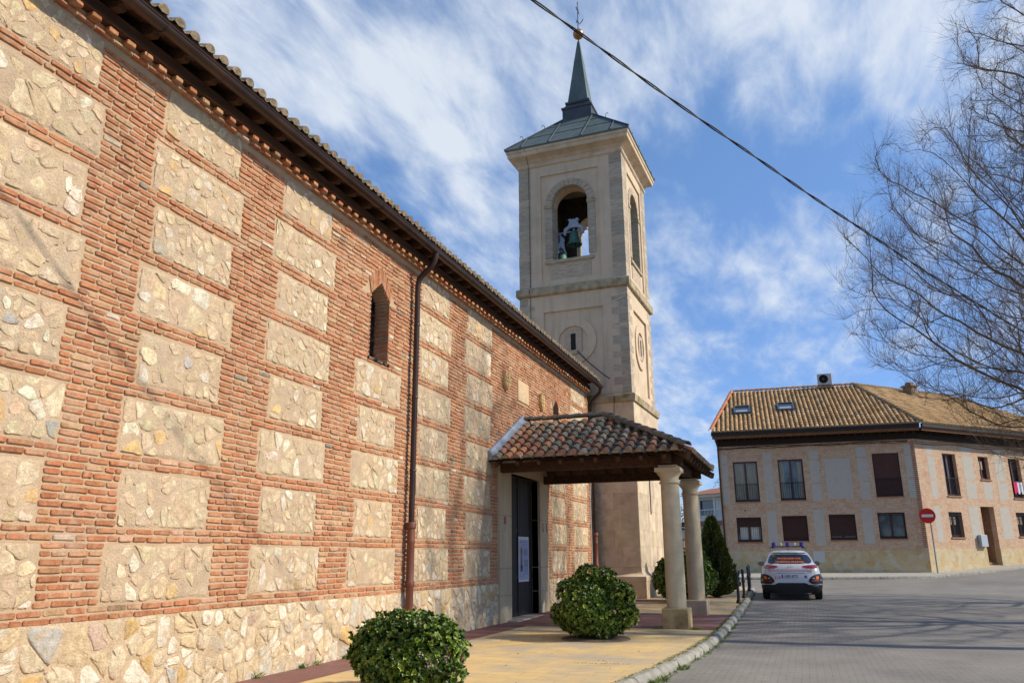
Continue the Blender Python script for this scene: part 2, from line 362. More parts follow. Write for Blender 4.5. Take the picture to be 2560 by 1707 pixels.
# church pavement : yellow stamped concrete with maroon bands
def pv_poly(pts, name, m, dz=0, ny=None):
    mb = MB(); n = len(pts)
    mb.add([(x, y, zp(y)+dz) for x, y in pts], [tuple(range(n))]); return tag(mb.build(name, m), kind='structure')
def stamped(ca, cm, bw, bh, mort, pl='xy'):
    return bricktex(1, bw, bh, mort, pl, ca, tuple(q*.95 for q in ca), cm, .5, .999, .3)
m_yel = mat('yellow_stamped_concrete', (.70, .50, .23), (.60, .43, .205), scale=2.2, rough=.75, bump=.25, bscale=24, fine=.08, stretch=(1, 1.0, 1), col3=(.44, .37, .28), scale3=.9, amt3=.95, lo3=.42,
            extra=stamped((1, 1, 1), (.84, .82, .8), .62, .3, .006))
m_mar = mat('maroon_stamped_concrete', (.245, .115, .10), (.20, .095, .085), scale=3, rough=.7, bump=.25, bscale=30, fine=.1, col3=(.26, .16, .15), scale3=1.2, amt3=.6,
            extra=stamped((1, 1, 1), (.72, .68, .68), .42, .14, .006))
def strip(name, m, ya, yb, xl, xr, dz, step=.5):
    mb = MB(); n = max(1, int((yb-ya)/step)); vs = []; fs = []
    for i in range(n+1):
        y = ya+(yb-ya)*i/n; a = xl(y) if callable(xl) else xl; b = xr(y) if callable(xr) else xr
        for k in range(5): x = a+(b-a)*k/4; vs.append((x, y, zp(y)+dz))
        if i:
            for k in range(4): fs.append(((i-1)*5+k, (i-1)*5+k+1, i*5+k+1, i*5+k))
    mb.add(vs, fs); return tag(mb.build(name, m), kind='structure')
strip('pavement', m_yel, -14, KEND, -22, lambda y: kx(y), 0)
MX = -6.12
strip('maroon_paving_path', m_mar, -14, 17.95, -7.2, MX, .004)
strip('maroon_paving_band', m_mar, 17.95, 21.75, -7.2, kx, .004)
strip('maroon_paving_path', m_mar, 21.75, 24.6, -7.2, MX+.1, .004)
strip('maroon_paving_band', m_mar, 26.15, 27.15, -7.2, -3.9, .004, .2)
strip('pale_edging_path', mat('pale_edging', (.5, .43, .33), (.42, .36, .28), scale=6, rough=.9), 21.75, 21.95, -6.5, lambda y: -3.6, .006, .05)
# kerbs of rough stone blocks
m_kerb = mat('kerb_stone', (.37, .35, .31), (.24, .225, .20), scale=7, rough=.95, bump=1, bscale=28, fine=.2, col3=(.22, .21, .17), scale3=3, amt3=.5)
def kerb(name, path, zt, zb, wid, blk=.9):
    """path: inner edge points; block by block, outer side to the right"""
    mb = MB(); P = [Vector((x, y, 0)) for x, y in path]
    seg = []; acc = []
    for i in range(len(P)-1):
        L = (P[i+1]-P[i]).length; n = max(1, int(L/.18))
        for k in range(n): acc.append(P[i].lerp(P[i+1], k/n))
    acc.append(P[-1]); i = 0
    while i < len(acc)-2:
        n = R.randint(4, 6); a = acc[i:i+n+1]
        if len(a) < 2: break
        rings = []; jt = R.uniform(-.012, .012)
        for q, p in enumerate(a):
            d = (a[min(q+1, len(a)-1)]-a[max(q-1, 0)]).normalized(); nn = Vector((d.y, -d.x, 0))
            sh = .012 if q in (0, len(a)-1) else 0
            pp = p+d*(.008 if q == 0 else (-.008 if q == len(a)-1 else 0)); t = zt(p.x, p.y)+jt; bz = zb(p.x, p.y)
            rr = lambda s=.008: R.uniform(-s, s)
            rings.append([pp+Vector((0, 0, bz-.1)), pp+nn*.0+Vector((0, 0, t-.03-sh)), pp+nn*(.03+rr())+Vector((0, 0, t+.006+rr(.004)-sh)), pp+nn*(wid*.55+rr())+Vector((0, 0, t+.01+rr(.006)-sh)),
                          pp+nn*(wid-.05+rr())+Vector((0, 0, t+rr(.008)-sh)), pp+nn*(wid-.012+rr())+Vector((0, 0, t-.035-sh)), pp+nn*(wid+rr(.01)-sh)+Vector((0, 0, (t+bz)/2)), pp+nn*(wid+.005+rr())+Vector((0, 0, bz-.1))])
        mb.loft(rings); i += n
    return tag(mb.build(name, m_kerb, smooth=True, ang=35), kind='structure')
kp = [(kx(y), y) for y in [q*.8 for q in range(-16, 43)]]; kp = [p for p in kp if p[1] < 34.4]
x_, y_ = kx(34.4), 34.4
kp += [(x_-1.2+1.2*math.cos(a), y_+1.2*math.sin(a)) for a in [math.pi/2*i/7 for i in range(8)]]+[(-8, KEND), (-22, KEND)]
kerb('kerb', kp, lambda x, y: zp(min(y, KEND))+.012, zr, .17)
# ------------------------------------------------------------------ church nave
X0 = -6.9; YA, YB = -1.2, 27.2; CP = .0785
nave = thing('church_nave', 'long mudejar church nave of red brick piers and square rubble stone panels beside the pavement', 'church', (X0, 13, 0))
def NV(mb, name, m, **k):
    o = mb.build(name, m, **k); o.parent = nave; o.matrix_parent_inverse = Matrix.Translation((-X0, -13, 0)); return o
cz = lambda i: .97+(i-1)*CP
cols = [((1.95, 3.28), (1.82, 3.42)), ((-.45, .9), (-.6, 1.05)), ((4.32, 5.67), (4.18, 5.79)), ((6.66, 8.03), (6.55, 8.18)), ((9.07, 10.38), (8.92, 10.54)), ((11.48, 12.80), (11.33, 12.96)),
        ((13.77, 15.13), (13.67, 15.25)), ((16.12, 17.74), (16.01, 17.62)), ((22.62, 24.1), (22.50, 24.02)), ((24.98, 26.78), (24.90, 26.66))]
panels = []
for r in range(8):
    i0 = 10*(7-r)+2; za, zb_ = cz(i0)+.0, cz(i0+8)-.012
    if r == 0: zb_ = 7.17
    for ci, (ev, od) in enumerate(cols):
        if ci == 5 and r < 3: continue
        if ci == 8 and r < 4: continue
        a, b = (ev if r % 2 == 0 else od)
        a += R.uniform(-.02, .02); b += R.uniform(-.02, .02)
        panels.append([a, b, za, zb_, r])
DY0, DY1, DZ = 18.92, 21.25, 3.57       # door opening
def win_half(yc, hw, sill, spring, apex, z):
    if z < sill or z > apex: return None
    if z <= spring: return hw
    return hw*(apex-z)/(apex-spring)
wins = [(12.07, .35, 4.93, 6.1, 6.40), (23.2, .31, 4.6, 5.95, 6.25)]
plaque = (19.62, 20.5, 5.58, 6.16)
# wall core behind, with mortar front, built in strips round the openings
core = MB(); xb, xm = X0-.9, X0-.018
def cut_intervals(z0, z1, zc, margin=0):
    iv = []
    if z0 < DZ-.001: iv.append((DY0-.0, DY1+.0))
    for (yc, hw, si, spg, ap) in wins:
        h = win_half(yc, hw, si, spg, ap, zc)
        if h is not None: iv.append((yc-h-margin, yc+h+margin))
    return sorted(iv)
levels = sorted(set([-.3, 0, .9, DZ, 7.55]+[q for w_ in wins for q in (w_[2], w_[3])]+[w_[3]+(w_[4]-w_[3])*k/6 for w_ in wins for k in range(7)]+[cz(i) for i in range(1, 79)]))
for za, zb_ in zip(levels[:-1], levels[1:]):
    if zb_-za < 1e-4: continue
    ivs = cut_intervals(za, zb_, (za+zb_)/2); y = YA
    for a, b in ivs+[(YB, YB)]:
        if a > y: core.box(xb, xm, y, a, za, zb_)
        y = b
NV(core, 'wall', m_mort)
# back walls, plain
bk = MB(); bk.box(-15.6, -14.8, YA, YB, -.3, 7.5); bk.box(-14.8, xb, YB-.8, YB-.01, -.3, 7.5); bk.box(-14.8, xb, YA, YA+.8, -.3, 7.5); NV(bk, 'side_wall', m_mort)
# bricks
def brick_col():
    t = R.random()
    if t < .60: c = (.50, .205, .10)
    elif t < .84: c = (.54, .265, .14)
    elif t < .90: c = (.44, .195, .105)
    elif t < .95: c = (.57, .35, .20)
    elif t < .957: c = (.29, .25, .20)
    elif t < .965: c = (.36, .225, .14)
    elif t < .972: c = (.68, .58, .46)
    else: c = (.60, .36, .24)
    k = R.uniform(.88, 1.12); return tuple(q*k*R.uniform(.96, 1.04) for q in c)
bw = MB()
def brick(mb, y0, y1, z0, z1, x=X0, pr=0, dz0=0, dz1=0, col=None):
    mb.col(col or brick_col()); e = R.uniform(-.009, .007)+pr
    L = y1-y0; c = min(.013, L*.2); cv = .011; j = lambda s=.0050: R.uniform(-s, s)
    def zz(t): return dz0+(dz1-dz0)*t
    o = [(y0+c+j(), z0+j()), ((y0+y1)/2+j(.02), z0+j(.004)), (y1-c+j(), z0+j()), (y1+j(), z0+cv), (y1+j(), z1-cv), (y1-c+j(), z1+j()), ((y0+y1)/2+j(.02), z1+j(.003)), (y0+c+j(), z1+j()), (y0+j(), z1-cv), (y0+j(), z0+cv)]
    cy, czz = (y0+y1)/2, (z0+z1)/2; n = len(o)
    def T(y, z): return z+zz((y-y0)/max(L, .01))
    back = [(x-.035, y, T(y, z)) for y, z in o]
    mid = [(x+e-.007, y, T(y, z)) for y, z in o]
    fr = [(x+e+j(.0015), cy+(y-cy)*(1-.014/L), T(y, czz+(z-czz)*.78)) for y, z in o]
    fs = [tuple(range(2*n, 3*n))]
    for k in range(2):
        for i in range(n): fs.append((k*n+i, k*n+(i+1) % n, (k+1)*n+(i+1) % n, (k+1)*n+i))
    mb.add(back+mid+fr, fs)
undul = lambda y, i: .010*math.sin(y*.9+i*.37)+.006*math.sin(y*2.3+i)
LINTEL = DZ+.62
for i in range(0, 79):
    z0, z1 = cz(i)+.0125+R.uniform(-.002, .002), cz(i+1)-.0135; zc = (z0+z1)/2
    iv = []
    for a, b, za, zb_, r in panels:
        if zc > za and zc < zb_: iv.append((a+R.uniform(-.018, .008), b+R.uniform(-.008, .018)))
    if z0 < LINTEL-.3: iv.append((18.08, 22.02))
    for (yc, hw, si, spg, ap) in wins:
        if si-.01 < zc < ap+.33:
            h = hw+.0 if zc < spg-.05 else (hw+.27 if zc < spg+.02 else (hw+.24)*(ap+.36-zc)/(ap+.36-spg))
            if zc < ap+.28: iv.append((yc-h-.008, yc+h+.008))
    if plaque[2]-.02 < zc < plaque[3]+.02: iv.append((plaque[0]-.01, plaque[1]+.01))
    iv.sort(); mg = []
    for a, b in iv:
        if mg and a < mg[-1][1]+.03: mg[-1][1] = max(mg[-1][1], b)
        else: mg.append([a, b])
    y = YA if i % 2 else YA+.0; segs = []
    for a, b in mg+[[YB, YB]]:
        if a-y > .03: segs.append((y, a))
        y = b
    for a, b in segs:
        y = a+.003; first = True
        while y < b-.02:
            L = R.choice([.25, .26, .24, .27, .2, .29, .14]) if not first else R.choice([.13, .26, .26, .2])
            first = False
            if b-(y+L) < .09: L = b-.003-y
            if L > .34: L = L/2
            u1 = undul(y, i//10); u2 = undul(y+L, i//10)
            brick(bw, y, min(y+L-.013, b-.002), z0, z1, dz0=u1*.6, dz1=u2*.6)
            y += L
# toothed corner beside the tower
NV(bw, 'brickwork', m_brick, smooth=False)
# rubble stones
STC = [((.64, .515, .35), 30), ((.69, .585, .42), 24), ((.58, .455, .315), 26), ((.72, .66, .55), 9), ((.64, .49, .34), 10), ((.44, .42, .39), 1.5), ((.66, .45, .22), 3), ((.60, .50, .36), 5)]
def stone_col(gray=1):
    t = R.uniform(0, sum(w_ for c, w_ in STC))
    for c, w_ in STC:
        t -= w_
        if t <= 0: break
    k = R.uniform(.85, 1.08); return tuple(q*k*R.uniform(.96, 1.04) for q in c)
def pick_base():
    t = R.random(); c = (.70, .585, .42) if t < .36 else (.78, .71, .59) if t < .62 else (.66, .52, .33) if t < .78 else (.60, .55, .46) if t < .90 else (.62, .42, .18) if t < .94 else (.5, .47, .43) if t < .97 else (.58, .42, .34)
    k = R.uniform(.86, 1.08); return tuple(q*k for q in c)
def clip(poly, p, q):
    """keep the part of poly nearer to p than q"""
    mx, my = (p[0]+q[0])/2, (p[1]+q[1])/2; nx, ny = q[0]-p[0], q[1]-p[1]; out = []
    f = lambda a: (a[0]-mx)*nx+(a[1]-my)*ny
    for i in range(len(poly)):
        a, b = poly[i], poly[(i+1) % len(poly)]; fa, fb = f(a), f(b)
        if fa <= 0: out.append(a)
        if (fa < 0) != (fb < 0) and fa != fb:
            t = fa/(fa-fb); out.append((a[0]+(b[0]-a[0])*t, a[1]+(b[1]-a[1])*t))
    return out
def voronoi(x0, x1, z0, z1, n, aspect=1.0, mind=.0):
    pts = []; tries = 0
    d = math.sqrt((x1-x0)*(z1-z0)/n)*.62
    while len(pts) < n and tries < n*40:
        tries += 1; p = (R.uniform(x0, x1), R.uniform(z0, z1)); dd = d*R.choice([.6, .9, 1.2])
        if all((p[0]-q[0])**2+((p[1]-q[1])*aspect)**2 > dd*dd for q in pts): pts.append(p)
    out = []
    for p in pts:
        poly = [(x0, z0), (x1, z0), (x1, z1), (x0, z1)]
        nb = sorted(pts, key=lambda q: (q[0]-p[0])**2+(q[1]-p[1])**2)[1:14]
        for q in nb:
            poly = clip(poly, p, q)
            if len(poly) < 3: break
        if len(poly) >= 3: out.append(poly)
    return out
def stone(mb, poly, shrink, x, hgt, gap=.012, col=None, rough=1.0):
    cx = sum(p[0] for p in poly)/len(poly); cy = sum(p[1] for p in poly)/len(poly)
    # inset + shrink + subdivide + round
    P = []
    for p in poly:
        dx, dy = p[0]-cx, p[1]-cy; L = math.hypot(dx, dy)
        if L < 1e-6: continue
        k = max(.1, (L-gap)/L)*shrink*R.uniform(.92, 1.04) if shrink < 1 else max(.1, (L-gap)/L)
        P.append((cx+dx*k, cy+dy*k))
    for _ in range(2):
        Q = []
        for i in range(len(P)):
            a, b = P[i], P[(i+1) % len(P)]
            Q += [(a[0]*.75+b[0]*.25, a[1]*.75+b[1]*.25), (a[0]*.25+b[0]*.75, a[1]*.25+b[1]*.75)]
        P = Q
        if len(P) > 18: break
    A = abs(sum(P[i][0]*P[(i+1) % len(P)][1]-P[(i+1) % len(P)][0]*P[i][1] for i in range(len(P))))/2
    if A < .0006: return
    s = math.sqrt(A); jt = s*.035*rough
    P = [(a+R.uniform(-jt, jt), b+R.uniform(-jt, jt)) for a, b in P]
    mb.col(col or stone_col()); n = len(P); vs = []; tx, tz = R.uniform(-.05, .05), R.uniform(-.05, .05)
    for k, (sc_, hh) in enumerate(((1.0, -.02), (.985, hgt*.25), (.90, hgt*.8), (.62, hgt), (.3, hgt*1.08))):
        for a, b in P:
            y = cx+(a-cx)*sc_; z = cy+(b-cy)*sc_
            vs.append((x+hh+(R.uniform(-.15, .15)*hgt if k > 1 else 0)+((y-cx)*tx+(z-cy)*tz if k > 0 else 0), y, z))
    fs = [tuple(range(4*n, 5*n))]
    for k in range(4):
        for i in range(n): fs.append((k*n+i, k*n+(i+1) % n, (k+1)*n+(i+1) % n, (k+1)*n+i))
    mb.add(vs, fs)
PMC = (.525, .40, .28)
def pstone(mb, poly, shrink, hgt, rough=1.0, col=None, gap=.012, rnd=2, x=X0-.004, edge=PMC):
    cx = sum(p[0] for p in poly)/len(poly); cy = sum(p[1] for p in poly)/len(poly); P = []
    for p in poly:
        dx, dy = p[0]-cx, p[1]-cy; L = math.hypot(dx, dy)
        if L < 1e-6: continue
        k = max(.1, (L-gap)/L)*(shrink*R.uniform(.88, 1.06) if shrink < 1 else 1); P.append((cx+dx*k, cy+dy*k))
    for q_ in range(rnd):
        Q = []; w1 = .82 if q_ == 0 else .75
        for i in range(len(P)):
            a, b = P[i], P[(i+1) % len(P)]; Q += [(a[0]*w1+b[0]*(1-w1), a[1]*w1+b[1]*(1-w1)), (a[0]*(1-w1)+b[0]*w1, a[1]*(1-w1)+b[1]*w1)]
        P = Q
    while len(P) < 20:
        Q = []
        for i in range(len(P)): a, b = P[i], P[(i+1) % len(P)]; Q += [a, ((a[0]+b[0])/2, (a[1]+b[1])/2)]
        P = Q
    A = abs(sum(P[i][0]*P[(i+1) % len(P)][1]-P[(i+1) % len(P)][0]*P[i][1] for i in range(len(P))))/2
    if A < .0008: return
    s_ = math.sqrt(A); jt = s_*.045*rough; ph = [R.uniform(0, 6.28) for _ in range(3)]
    P = [(cx+(a-cx)*(1+.05*rough*math.sin(3*math.atan2(b-cy, a-cx)+ph[0])+.03*rough*math.sin(7*math.atan2(b-cy, a-cx)+ph[1]))+R.uniform(-jt, jt)*.5, cy+(b-cy)*(1+.05*rough*math.sin(2*math.atan2(b-cy, a-cx)+ph[2]))+R.uniform(-jt, jt)*.5) for a, b in P]
    c = col or stone_col(); n = len(P); tx, tz = R.uniform(-.07, .07), R.uniform(-.07, .07); nrings = ((1.06, -.012), (1.0, hgt*.1), (.95, hgt*.7), (.80, hgt), (.55, hgt*1.05), (.28, hgt)); base = len(mb.v)
    for k, (sc_, hh) in enumerate(nrings):
        for a, b in P:
            y = cx+(a-cx)*sc_; z = cy+(b-cy)*sc_; f = R.uniform(.84, 1.12)
            cc = tuple(edge) if k == 0 else (tuple(.7*e+.3*q for e, q in zip(edge, c)) if k == 1 else tuple(q*f for q in c))
            mb.v.append((x+hh+(R.uniform(-.28, .22)*hgt*rough if k > 1 else 0)+((y-cx)*tx+(z-cy)*tz if k > 0 else 0), y, z)); mb.c.append((*cc, 1))
    fs = [tuple(range(5*n, 6*n))]
    for k in range(5):
        for i in range(n): fs.append((k*n+i, k*n+(i+1) % n, (k+1)*n+(i+1) % n, (k+1)*n+i))
    for f in fs: mb.f.append([i+base for i in f]); mb.m.append(mb.mi)
for a, b, za, zb_, r in panels:
    pm = MB(); n = 18; W, H_ = b-a, zb_-za; grid = []; tone = R.uniform(.93, 1.06)
    pm.col(tuple(q*tone for q in PMC)); p1, p2 = R.uniform(0, 6), R.uniform(0, 6)
    for k in range(n+1):
        for q in range(2*n+1):
            y = a+W*q/(2*n); z = za+H_*k/n; d = min(q, 2*n-q, k, n-k); ej = .013 if d == 0 else 0
            grid.append((X0-.006-(.02 if d == 0 else 0)+R.uniform(-.004, .003)+.004*math.sin(y*9+p1)*math.sin(z*11+p2), y+R.uniform(-ej, ej), z+R.uniform(-ej, ej)))
    m_ = 2*n+1; pm.add(grid, [(k*m_+q, k*m_+q+1, (k+1)*m_+q+1, (k+1)*m_+q) for k in range(n) for q in range(2*n)])
    pm.mi = 1; kind = R.random()
    for poly in voronoi(a+.012, b-.012, za+.008, zb_-.01, R.randint(17, 26) if kind < .55 else R.randint(28, 40)):
        t = R.random()
        if t < .08: continue
        sh = R.uniform(.86, .995) if t < .80 else R.uniform(.5, .75)
        pstone(pm, poly, sh, R.uniform(.001, .007), 1.7, gap=R.uniform(.006, .02), rnd=R.choice([1, 2]))
        if t > .7:      # small filler stones
            cx_, cy_ = poly[0]; rr = R.uniform(.02, .04); sm = [(min(max(cx_+rr*math.cos(q), a+.03), b-.03), min(max(cy_+rr*.8*math.sin(q), za+.02), zb_-.02)) for q in (0, 1.2, 2.5, 3.7, 5)]
            pstone(pm, sm, 1, .006, 1, gap=0)
    NV(pm, 'rubble_panel', [m_pmort, m_stone], smooth=True)
# roughly squared blocks of the base course
for a, b in ((YA, 18.2), (21.95, YB)):
    sb = MB(); sb.col((.56, .43, .29)); ny = int((b-a)/.06); nz = 16
    sb.add([(X0-.004+R.uniform(-.006, .004), a+(b-a)*q/ny, -.1+1.005*k/nz) for k in range(nz+1) for q in range(ny+1)], [(k*(ny+1)+q, k*(ny+1)+q+1, (k+1)*(ny+1)+q+1, (k+1)*(ny+1)+q) for k in range(nz) for q in range(ny)])
    y = a
    while y < b-.1:
        L = min(R.uniform(1.5, 2.2), b-y)
        if b-(y+L) < .5: L = b-y
        for poly in voronoi(y, y+L, -.05, .905, int(L*R.choice([14, 19, 26])), 1.6):
            pstone(sb, poly, R.choice([.985, .97, .90]), R.uniform(.004, .016), 1.5, gap=R.uniform(.008, .026), rnd=R.choice([1, 1, 2]), x=X0-.004, edge=(.60, .46, .31), col=pick_base())
            if R.random() < .3:
                p_ = R.choice(poly)
                if y+.05 < p_[0] < y+L-.05 and .03 < p_[1] < .86: r_ = R.uniform(.02, .035); pstone(sb, [(p_[0]+r_*math.cos(q), p_[1]+r_*.8*math.sin(q)) for q in (0, 1.2, 2.5, 3.7, 5)], 1, .02, 1, gap=0, x=X0-.012, col=pick_base())
        y += L
    NV(sb, 'stone_base', m_stone, smooth=True)
# pointed windows : voussoirs, reveal, glazing
for wi, (yc, hw, si, spg, ap) in enumerate(wins):
    vo = MB(); D = .30
    for sgn in (-1, 1):
        sl = Vector((-sgn*hw, ap-spg)); Ls = sl.length; n = max(5, int(Ls/.05))
        for k in range(n):
            t0, t1 = (k+.09)/n, (k+.91)/n
            p0 = Vector((yc+sgn*hw, spg))+sl*t0; p1 = Vector((yc+sgn*hw, spg))+sl*t1
            dirv = Vector((sgn*(.34*(1-(t0+t1)/2)+.0), 1)).normalized()*D
            vo.col(brick_col()); q = [p0, p1, p1+dirv, p0+dirv]
            e = R.uniform(0, .006); vs = [(X0-.035, a[0], a[1]) for a in q]+[(X0+e, a[0], a[1]) for a in q]
            vo.add(vs, [(4, 5, 6, 7), (0, 1, 5, 4), (1, 2, 6, 5), (2, 3, 7, 6), (3, 0, 4, 7)])
    # brick reveal courses on both sides
    for sgn in (-1, 1):
        z = si
        while z < spg-.02:
            vo.col(brick_col()); e = R.uniform(0, .008)
            ya, yb = (yc+sgn*(hw-.012-e), yc+sgn*(hw+.02)); vo.box(X0-.42, X0-.006, min(ya, yb), max(ya, yb), z+.008, z+CP-.02); z += CP
    NV(vo, 'brick_arch', m_brick)
    gl = MB(); gx = X0-.36
    gl.add([(gx, yc-hw, si), (gx, yc+hw, si), (gx, yc+hw, spg), (gx, yc, ap), (gx, yc-hw, spg)], [(0, 1, 2, 3, 4)])
    go = NV(gl, 'window', m_glass)
    fr = MB(); 
    for sgn in (-1, 1): fr.box(gx, gx+.05, yc+sgn*(hw-.02)-.025, yc+sgn*(hw-.02)+.025, si, spg+.02)
    fr.box(gx, gx+.05, yc-hw, yc+hw, si, si+.05)
    fr.obox((gx+.03, yc-hw, spg), (0, hw, ap-spg), .05, .05, math.hypot(hw, ap-spg), (1, 0, 0)); fr.obox((gx+.03, yc+hw, spg), (0, -hw, ap-spg), .05, .05, math.hypot(hw, ap-spg), (1, 0, 0))
    for k in range(1, 5):    # wire guard lozenges
        for sgn in (-1, 1):
            z = si+.05+k*.24; fr.obox((gx+.08, yc-sgn*hw, z-.12), (0, sgn*2*hw, .34), .006, .006, math.hypot(2*hw, .34), (1, 0, 0))
    f_ = fr.build('window_frame', m_gut); f_.parent = go
    slb = MB(); slb.box(X0-.4, X0+.02, yc-hw-.02, yc+hw+.02, si-.05, si-.002, .002); NV(slb, 'window_sill', m_brick if wi else m_brick)
# eaves : brick cornice with dentils
cn = MB(); y = YA
for zz0, zz1, pr in ((7.185, 7.235, .035),):
    y = YA
    while y < YB:
        L = R.uniform(.24, .29); brick(cn, y, min(y+L-.012, YB), zz0, zz1, pr=pr); y += L
y = YA; k = 0
while y < YB-.13:
    brick(cn, y, y+.125, 7.243, 7.312, pr=.095+R.uniform(-.012, .012)); y += .252
NV(cn, 'dentil_cornice', m_brick); k2 = MB(); k2.box(X0-.03, X0+.02, YA, YB, 7.19, 7.232); k2.box(X0-.03, X0+.0, YA, YB, 7.235, 7.317); NV(k2, 'cornice_mortar', m_mort)
# roof deck, rafters, tiles, gutter
wp = MB(); wp.box(X0-.03, X0+.115, YA, YB, 7.318, 7.47); NV(wp, 'eave_shade_strip', m_wood)  # dark strip standing in for the eave shade on the upper cornice bricks
SL = .36
def rz(x): return 7.525+(-6.5-x)*SL
dk = MB(); dk.add([(-6.50, YA-.3, rz(-6.5)), (-6.50, YB+.1, rz(-6.5)), (-11.3, YB+.1, rz(-11.3)), (-11.3, YA-.3, rz(-11.3)), (-6.5, YA-.3, rz(-6.5)+.035), (-6.5, YB+.1, rz(-6.5)+.035), (-11.3, YB+.1, rz(-11.3)+.035), (-11.3, YA-.3, rz(-11.3)+.035)],
                [(0, 1, 2, 3), (7, 6, 5, 4), (0, 4, 5, 1), (1, 5, 6, 2), (3, 2, 6, 7), (0, 3, 7, 4)])
dk.add([(-11.3, YA-.3, rz(-11.3)), (-11.3, YB+.1, rz(-11.3)), (-16.1, YB+.1, rz(-6.5)), (-16.1, YA-.3, rz(-6.5))], [(0, 1, 2, 3)])
NV(dk, 'eave_boards', m_wood)
y = .3; raf = MB()
raf.prism([(-7.6, 7.50+.37), (-7.6, 7.78+.15), (-6.56, rz(-6.56)-.004), (-6.54, rz(-6.56)-.055), (-6.58, rz(-6.6)-.10), (-6.62, rz(-6.62)-.075), (-6.66, rz(-6.66)-.135), (-6.80, rz(-6.8)-.165)], -.055, .055)
ra0 = NV(raf, 'rafter', m_wood); first = True; y = -.95
while y < YB-.2:
    o = ra0 if first else ra0.copy()
    if not first: sc.collection.objects.link(o)
    o.location = (0, y-0, 0); first = False; y += .502
TC = [((.40, .30, .20), 4), ((.30, .24, .18), 3), ((.46, .36, .25), 2), ((.22, .19, .15), 2)]
def pick(T, lo=.85, hi=1.12):
    t = R.uniform(0, sum(w_ for c, w_ in T))
    for c, w_ in T:
        t -= w_
        if t <= 0: break
    k = R.uniform(lo, hi); return tuple(q*k for q in c)
def half_tile(mb, p, upd, side, nrm, L, ra, rb, seg=6, th=.012, inv=False, cap=False, lift=.018):
    """barrel tile: p lower end centre, upd = up-slope dir"""
    A = []; 
    for t, r_, lf in ((0, ra, lift), (1, rb, 0)):
        c = p+upd*(L*t)+nrm*lf
        for rr in (r_, r_-th):
            for k in range(seg+1):
                a = math.pi*k/seg
                v = side*(math.cos(a)*rr)+nrm*((-1 if inv else 1)*math.sin(a)*rr*.95)
                A.append(c+v)
    n = seg+1; fs = []
    for k in range(seg):
        fs += [(k, k+1, 2*n+k+1, 2*n+k), (n+k, 3*n+k, 3*n+k+1, n+k+1), (k, n+k, n+k+1, k+1)]
    mb.add(A, fs)
    if cap:
        c0 = mb.cur; mb.col((.42, .33, .23)); mb.add([p+nrm*lift*.3+upd*.02]+A[n:2*n], [(0, k, k+1) for k in range(1, n)]); mb.cur = c0
tl = MB(); upd = Vector((-1, 0, SL)).normalized(); nr = Vector((SL, 0, 1)).normalized(); sd_ = Vector((0, 1, 0)); y = -1.4
while y < YB+.1:
    for k in range(9 if y > 1 else 4):
        tl.col(pick(TC)); p = Vector((-6.425-R.uniform(0, .02), y+R.uniform(-.012, .012), 7.625))+upd*(.36*k)
        half_tile(tl, p, upd, sd_, nr, .42, .088, .07, cap=(k == 0))
    for k in range(2):
        tl.col(pick(TC)); p = Vector((-6.44, y+.13, 7.665))+upd*(.36*k); half_tile(tl, p, upd, sd_, nr, .42, .07, .085, inv=True, seg=4)
    y += .262
tl.col((.36, .27, .18)); tl.add([Vector((-6.46, YA-.3, 7.618)), Vector((-6.46, YB+.1, 7.618)), Vector((-11.3, YB+.1, 7.618+4.84*SL)), Vector((-11.3, YA-.3, 7.618+4.84*SL))], [(0, 1, 2, 3)])
NV(tl, 'roof', m_tile, smooth=True, ang=50)
gt = MB(); n = 10; gy = [YA-.2+i*(YB+.1-YA+.2)/30 for i in range(31)]; GX, GZ, GR = -6.408, 7.438, .084
sag = lambda y: .006*math.sin(y*1.3)
rings = [[(GX+GR*math.cos(math.pi+math.pi*k/n), y, GZ+sag(y)+GR*1.02*math.sin(math.pi+math.pi*k/n)) for k in range(n+1)]+[(GX+(GR-.006)*math.cos(2*math.pi-math.pi*k/n), y, GZ+sag(y)+(GR-.006)*math.sin(2*math.pi-math.pi*k/n)) for k in range(n+1)] for y in gy]
gt.loft(rings); gt.tube([(GX+GR, y, GZ+.008) for y in gy], .013, 6); gt.loft([[(GX-GR, y, GZ), (GX-GR+.006, y, GZ), (GX-GR+.006, y, GZ+.042), (GX-GR, y, GZ+.042)] for y in gy])
for k in range(0, 28): gt.loft([[(GX+(GR+.004)*math.cos(math.pi+math.pi*q/8), YA+1.02*k+d, GZ+(GR+.006)*math.sin(math.pi+math.pi*q/8)) for q in range(9)] for d in (0, .035)], close=False, cap0=False, cap1=False)
guo = NV(gt, 'gutter', m_gut, smooth=True, ang=40)
br = MB()
for k in range(28): br.obox((-6.58, YA+.35+1.004*k, 7.50), (.17, 0, .015), .012, .006, .17)
NV(br, 'gutter_bracket', mat('steel_strap', (.35, .3, .25), rough=.5, metal=.4))
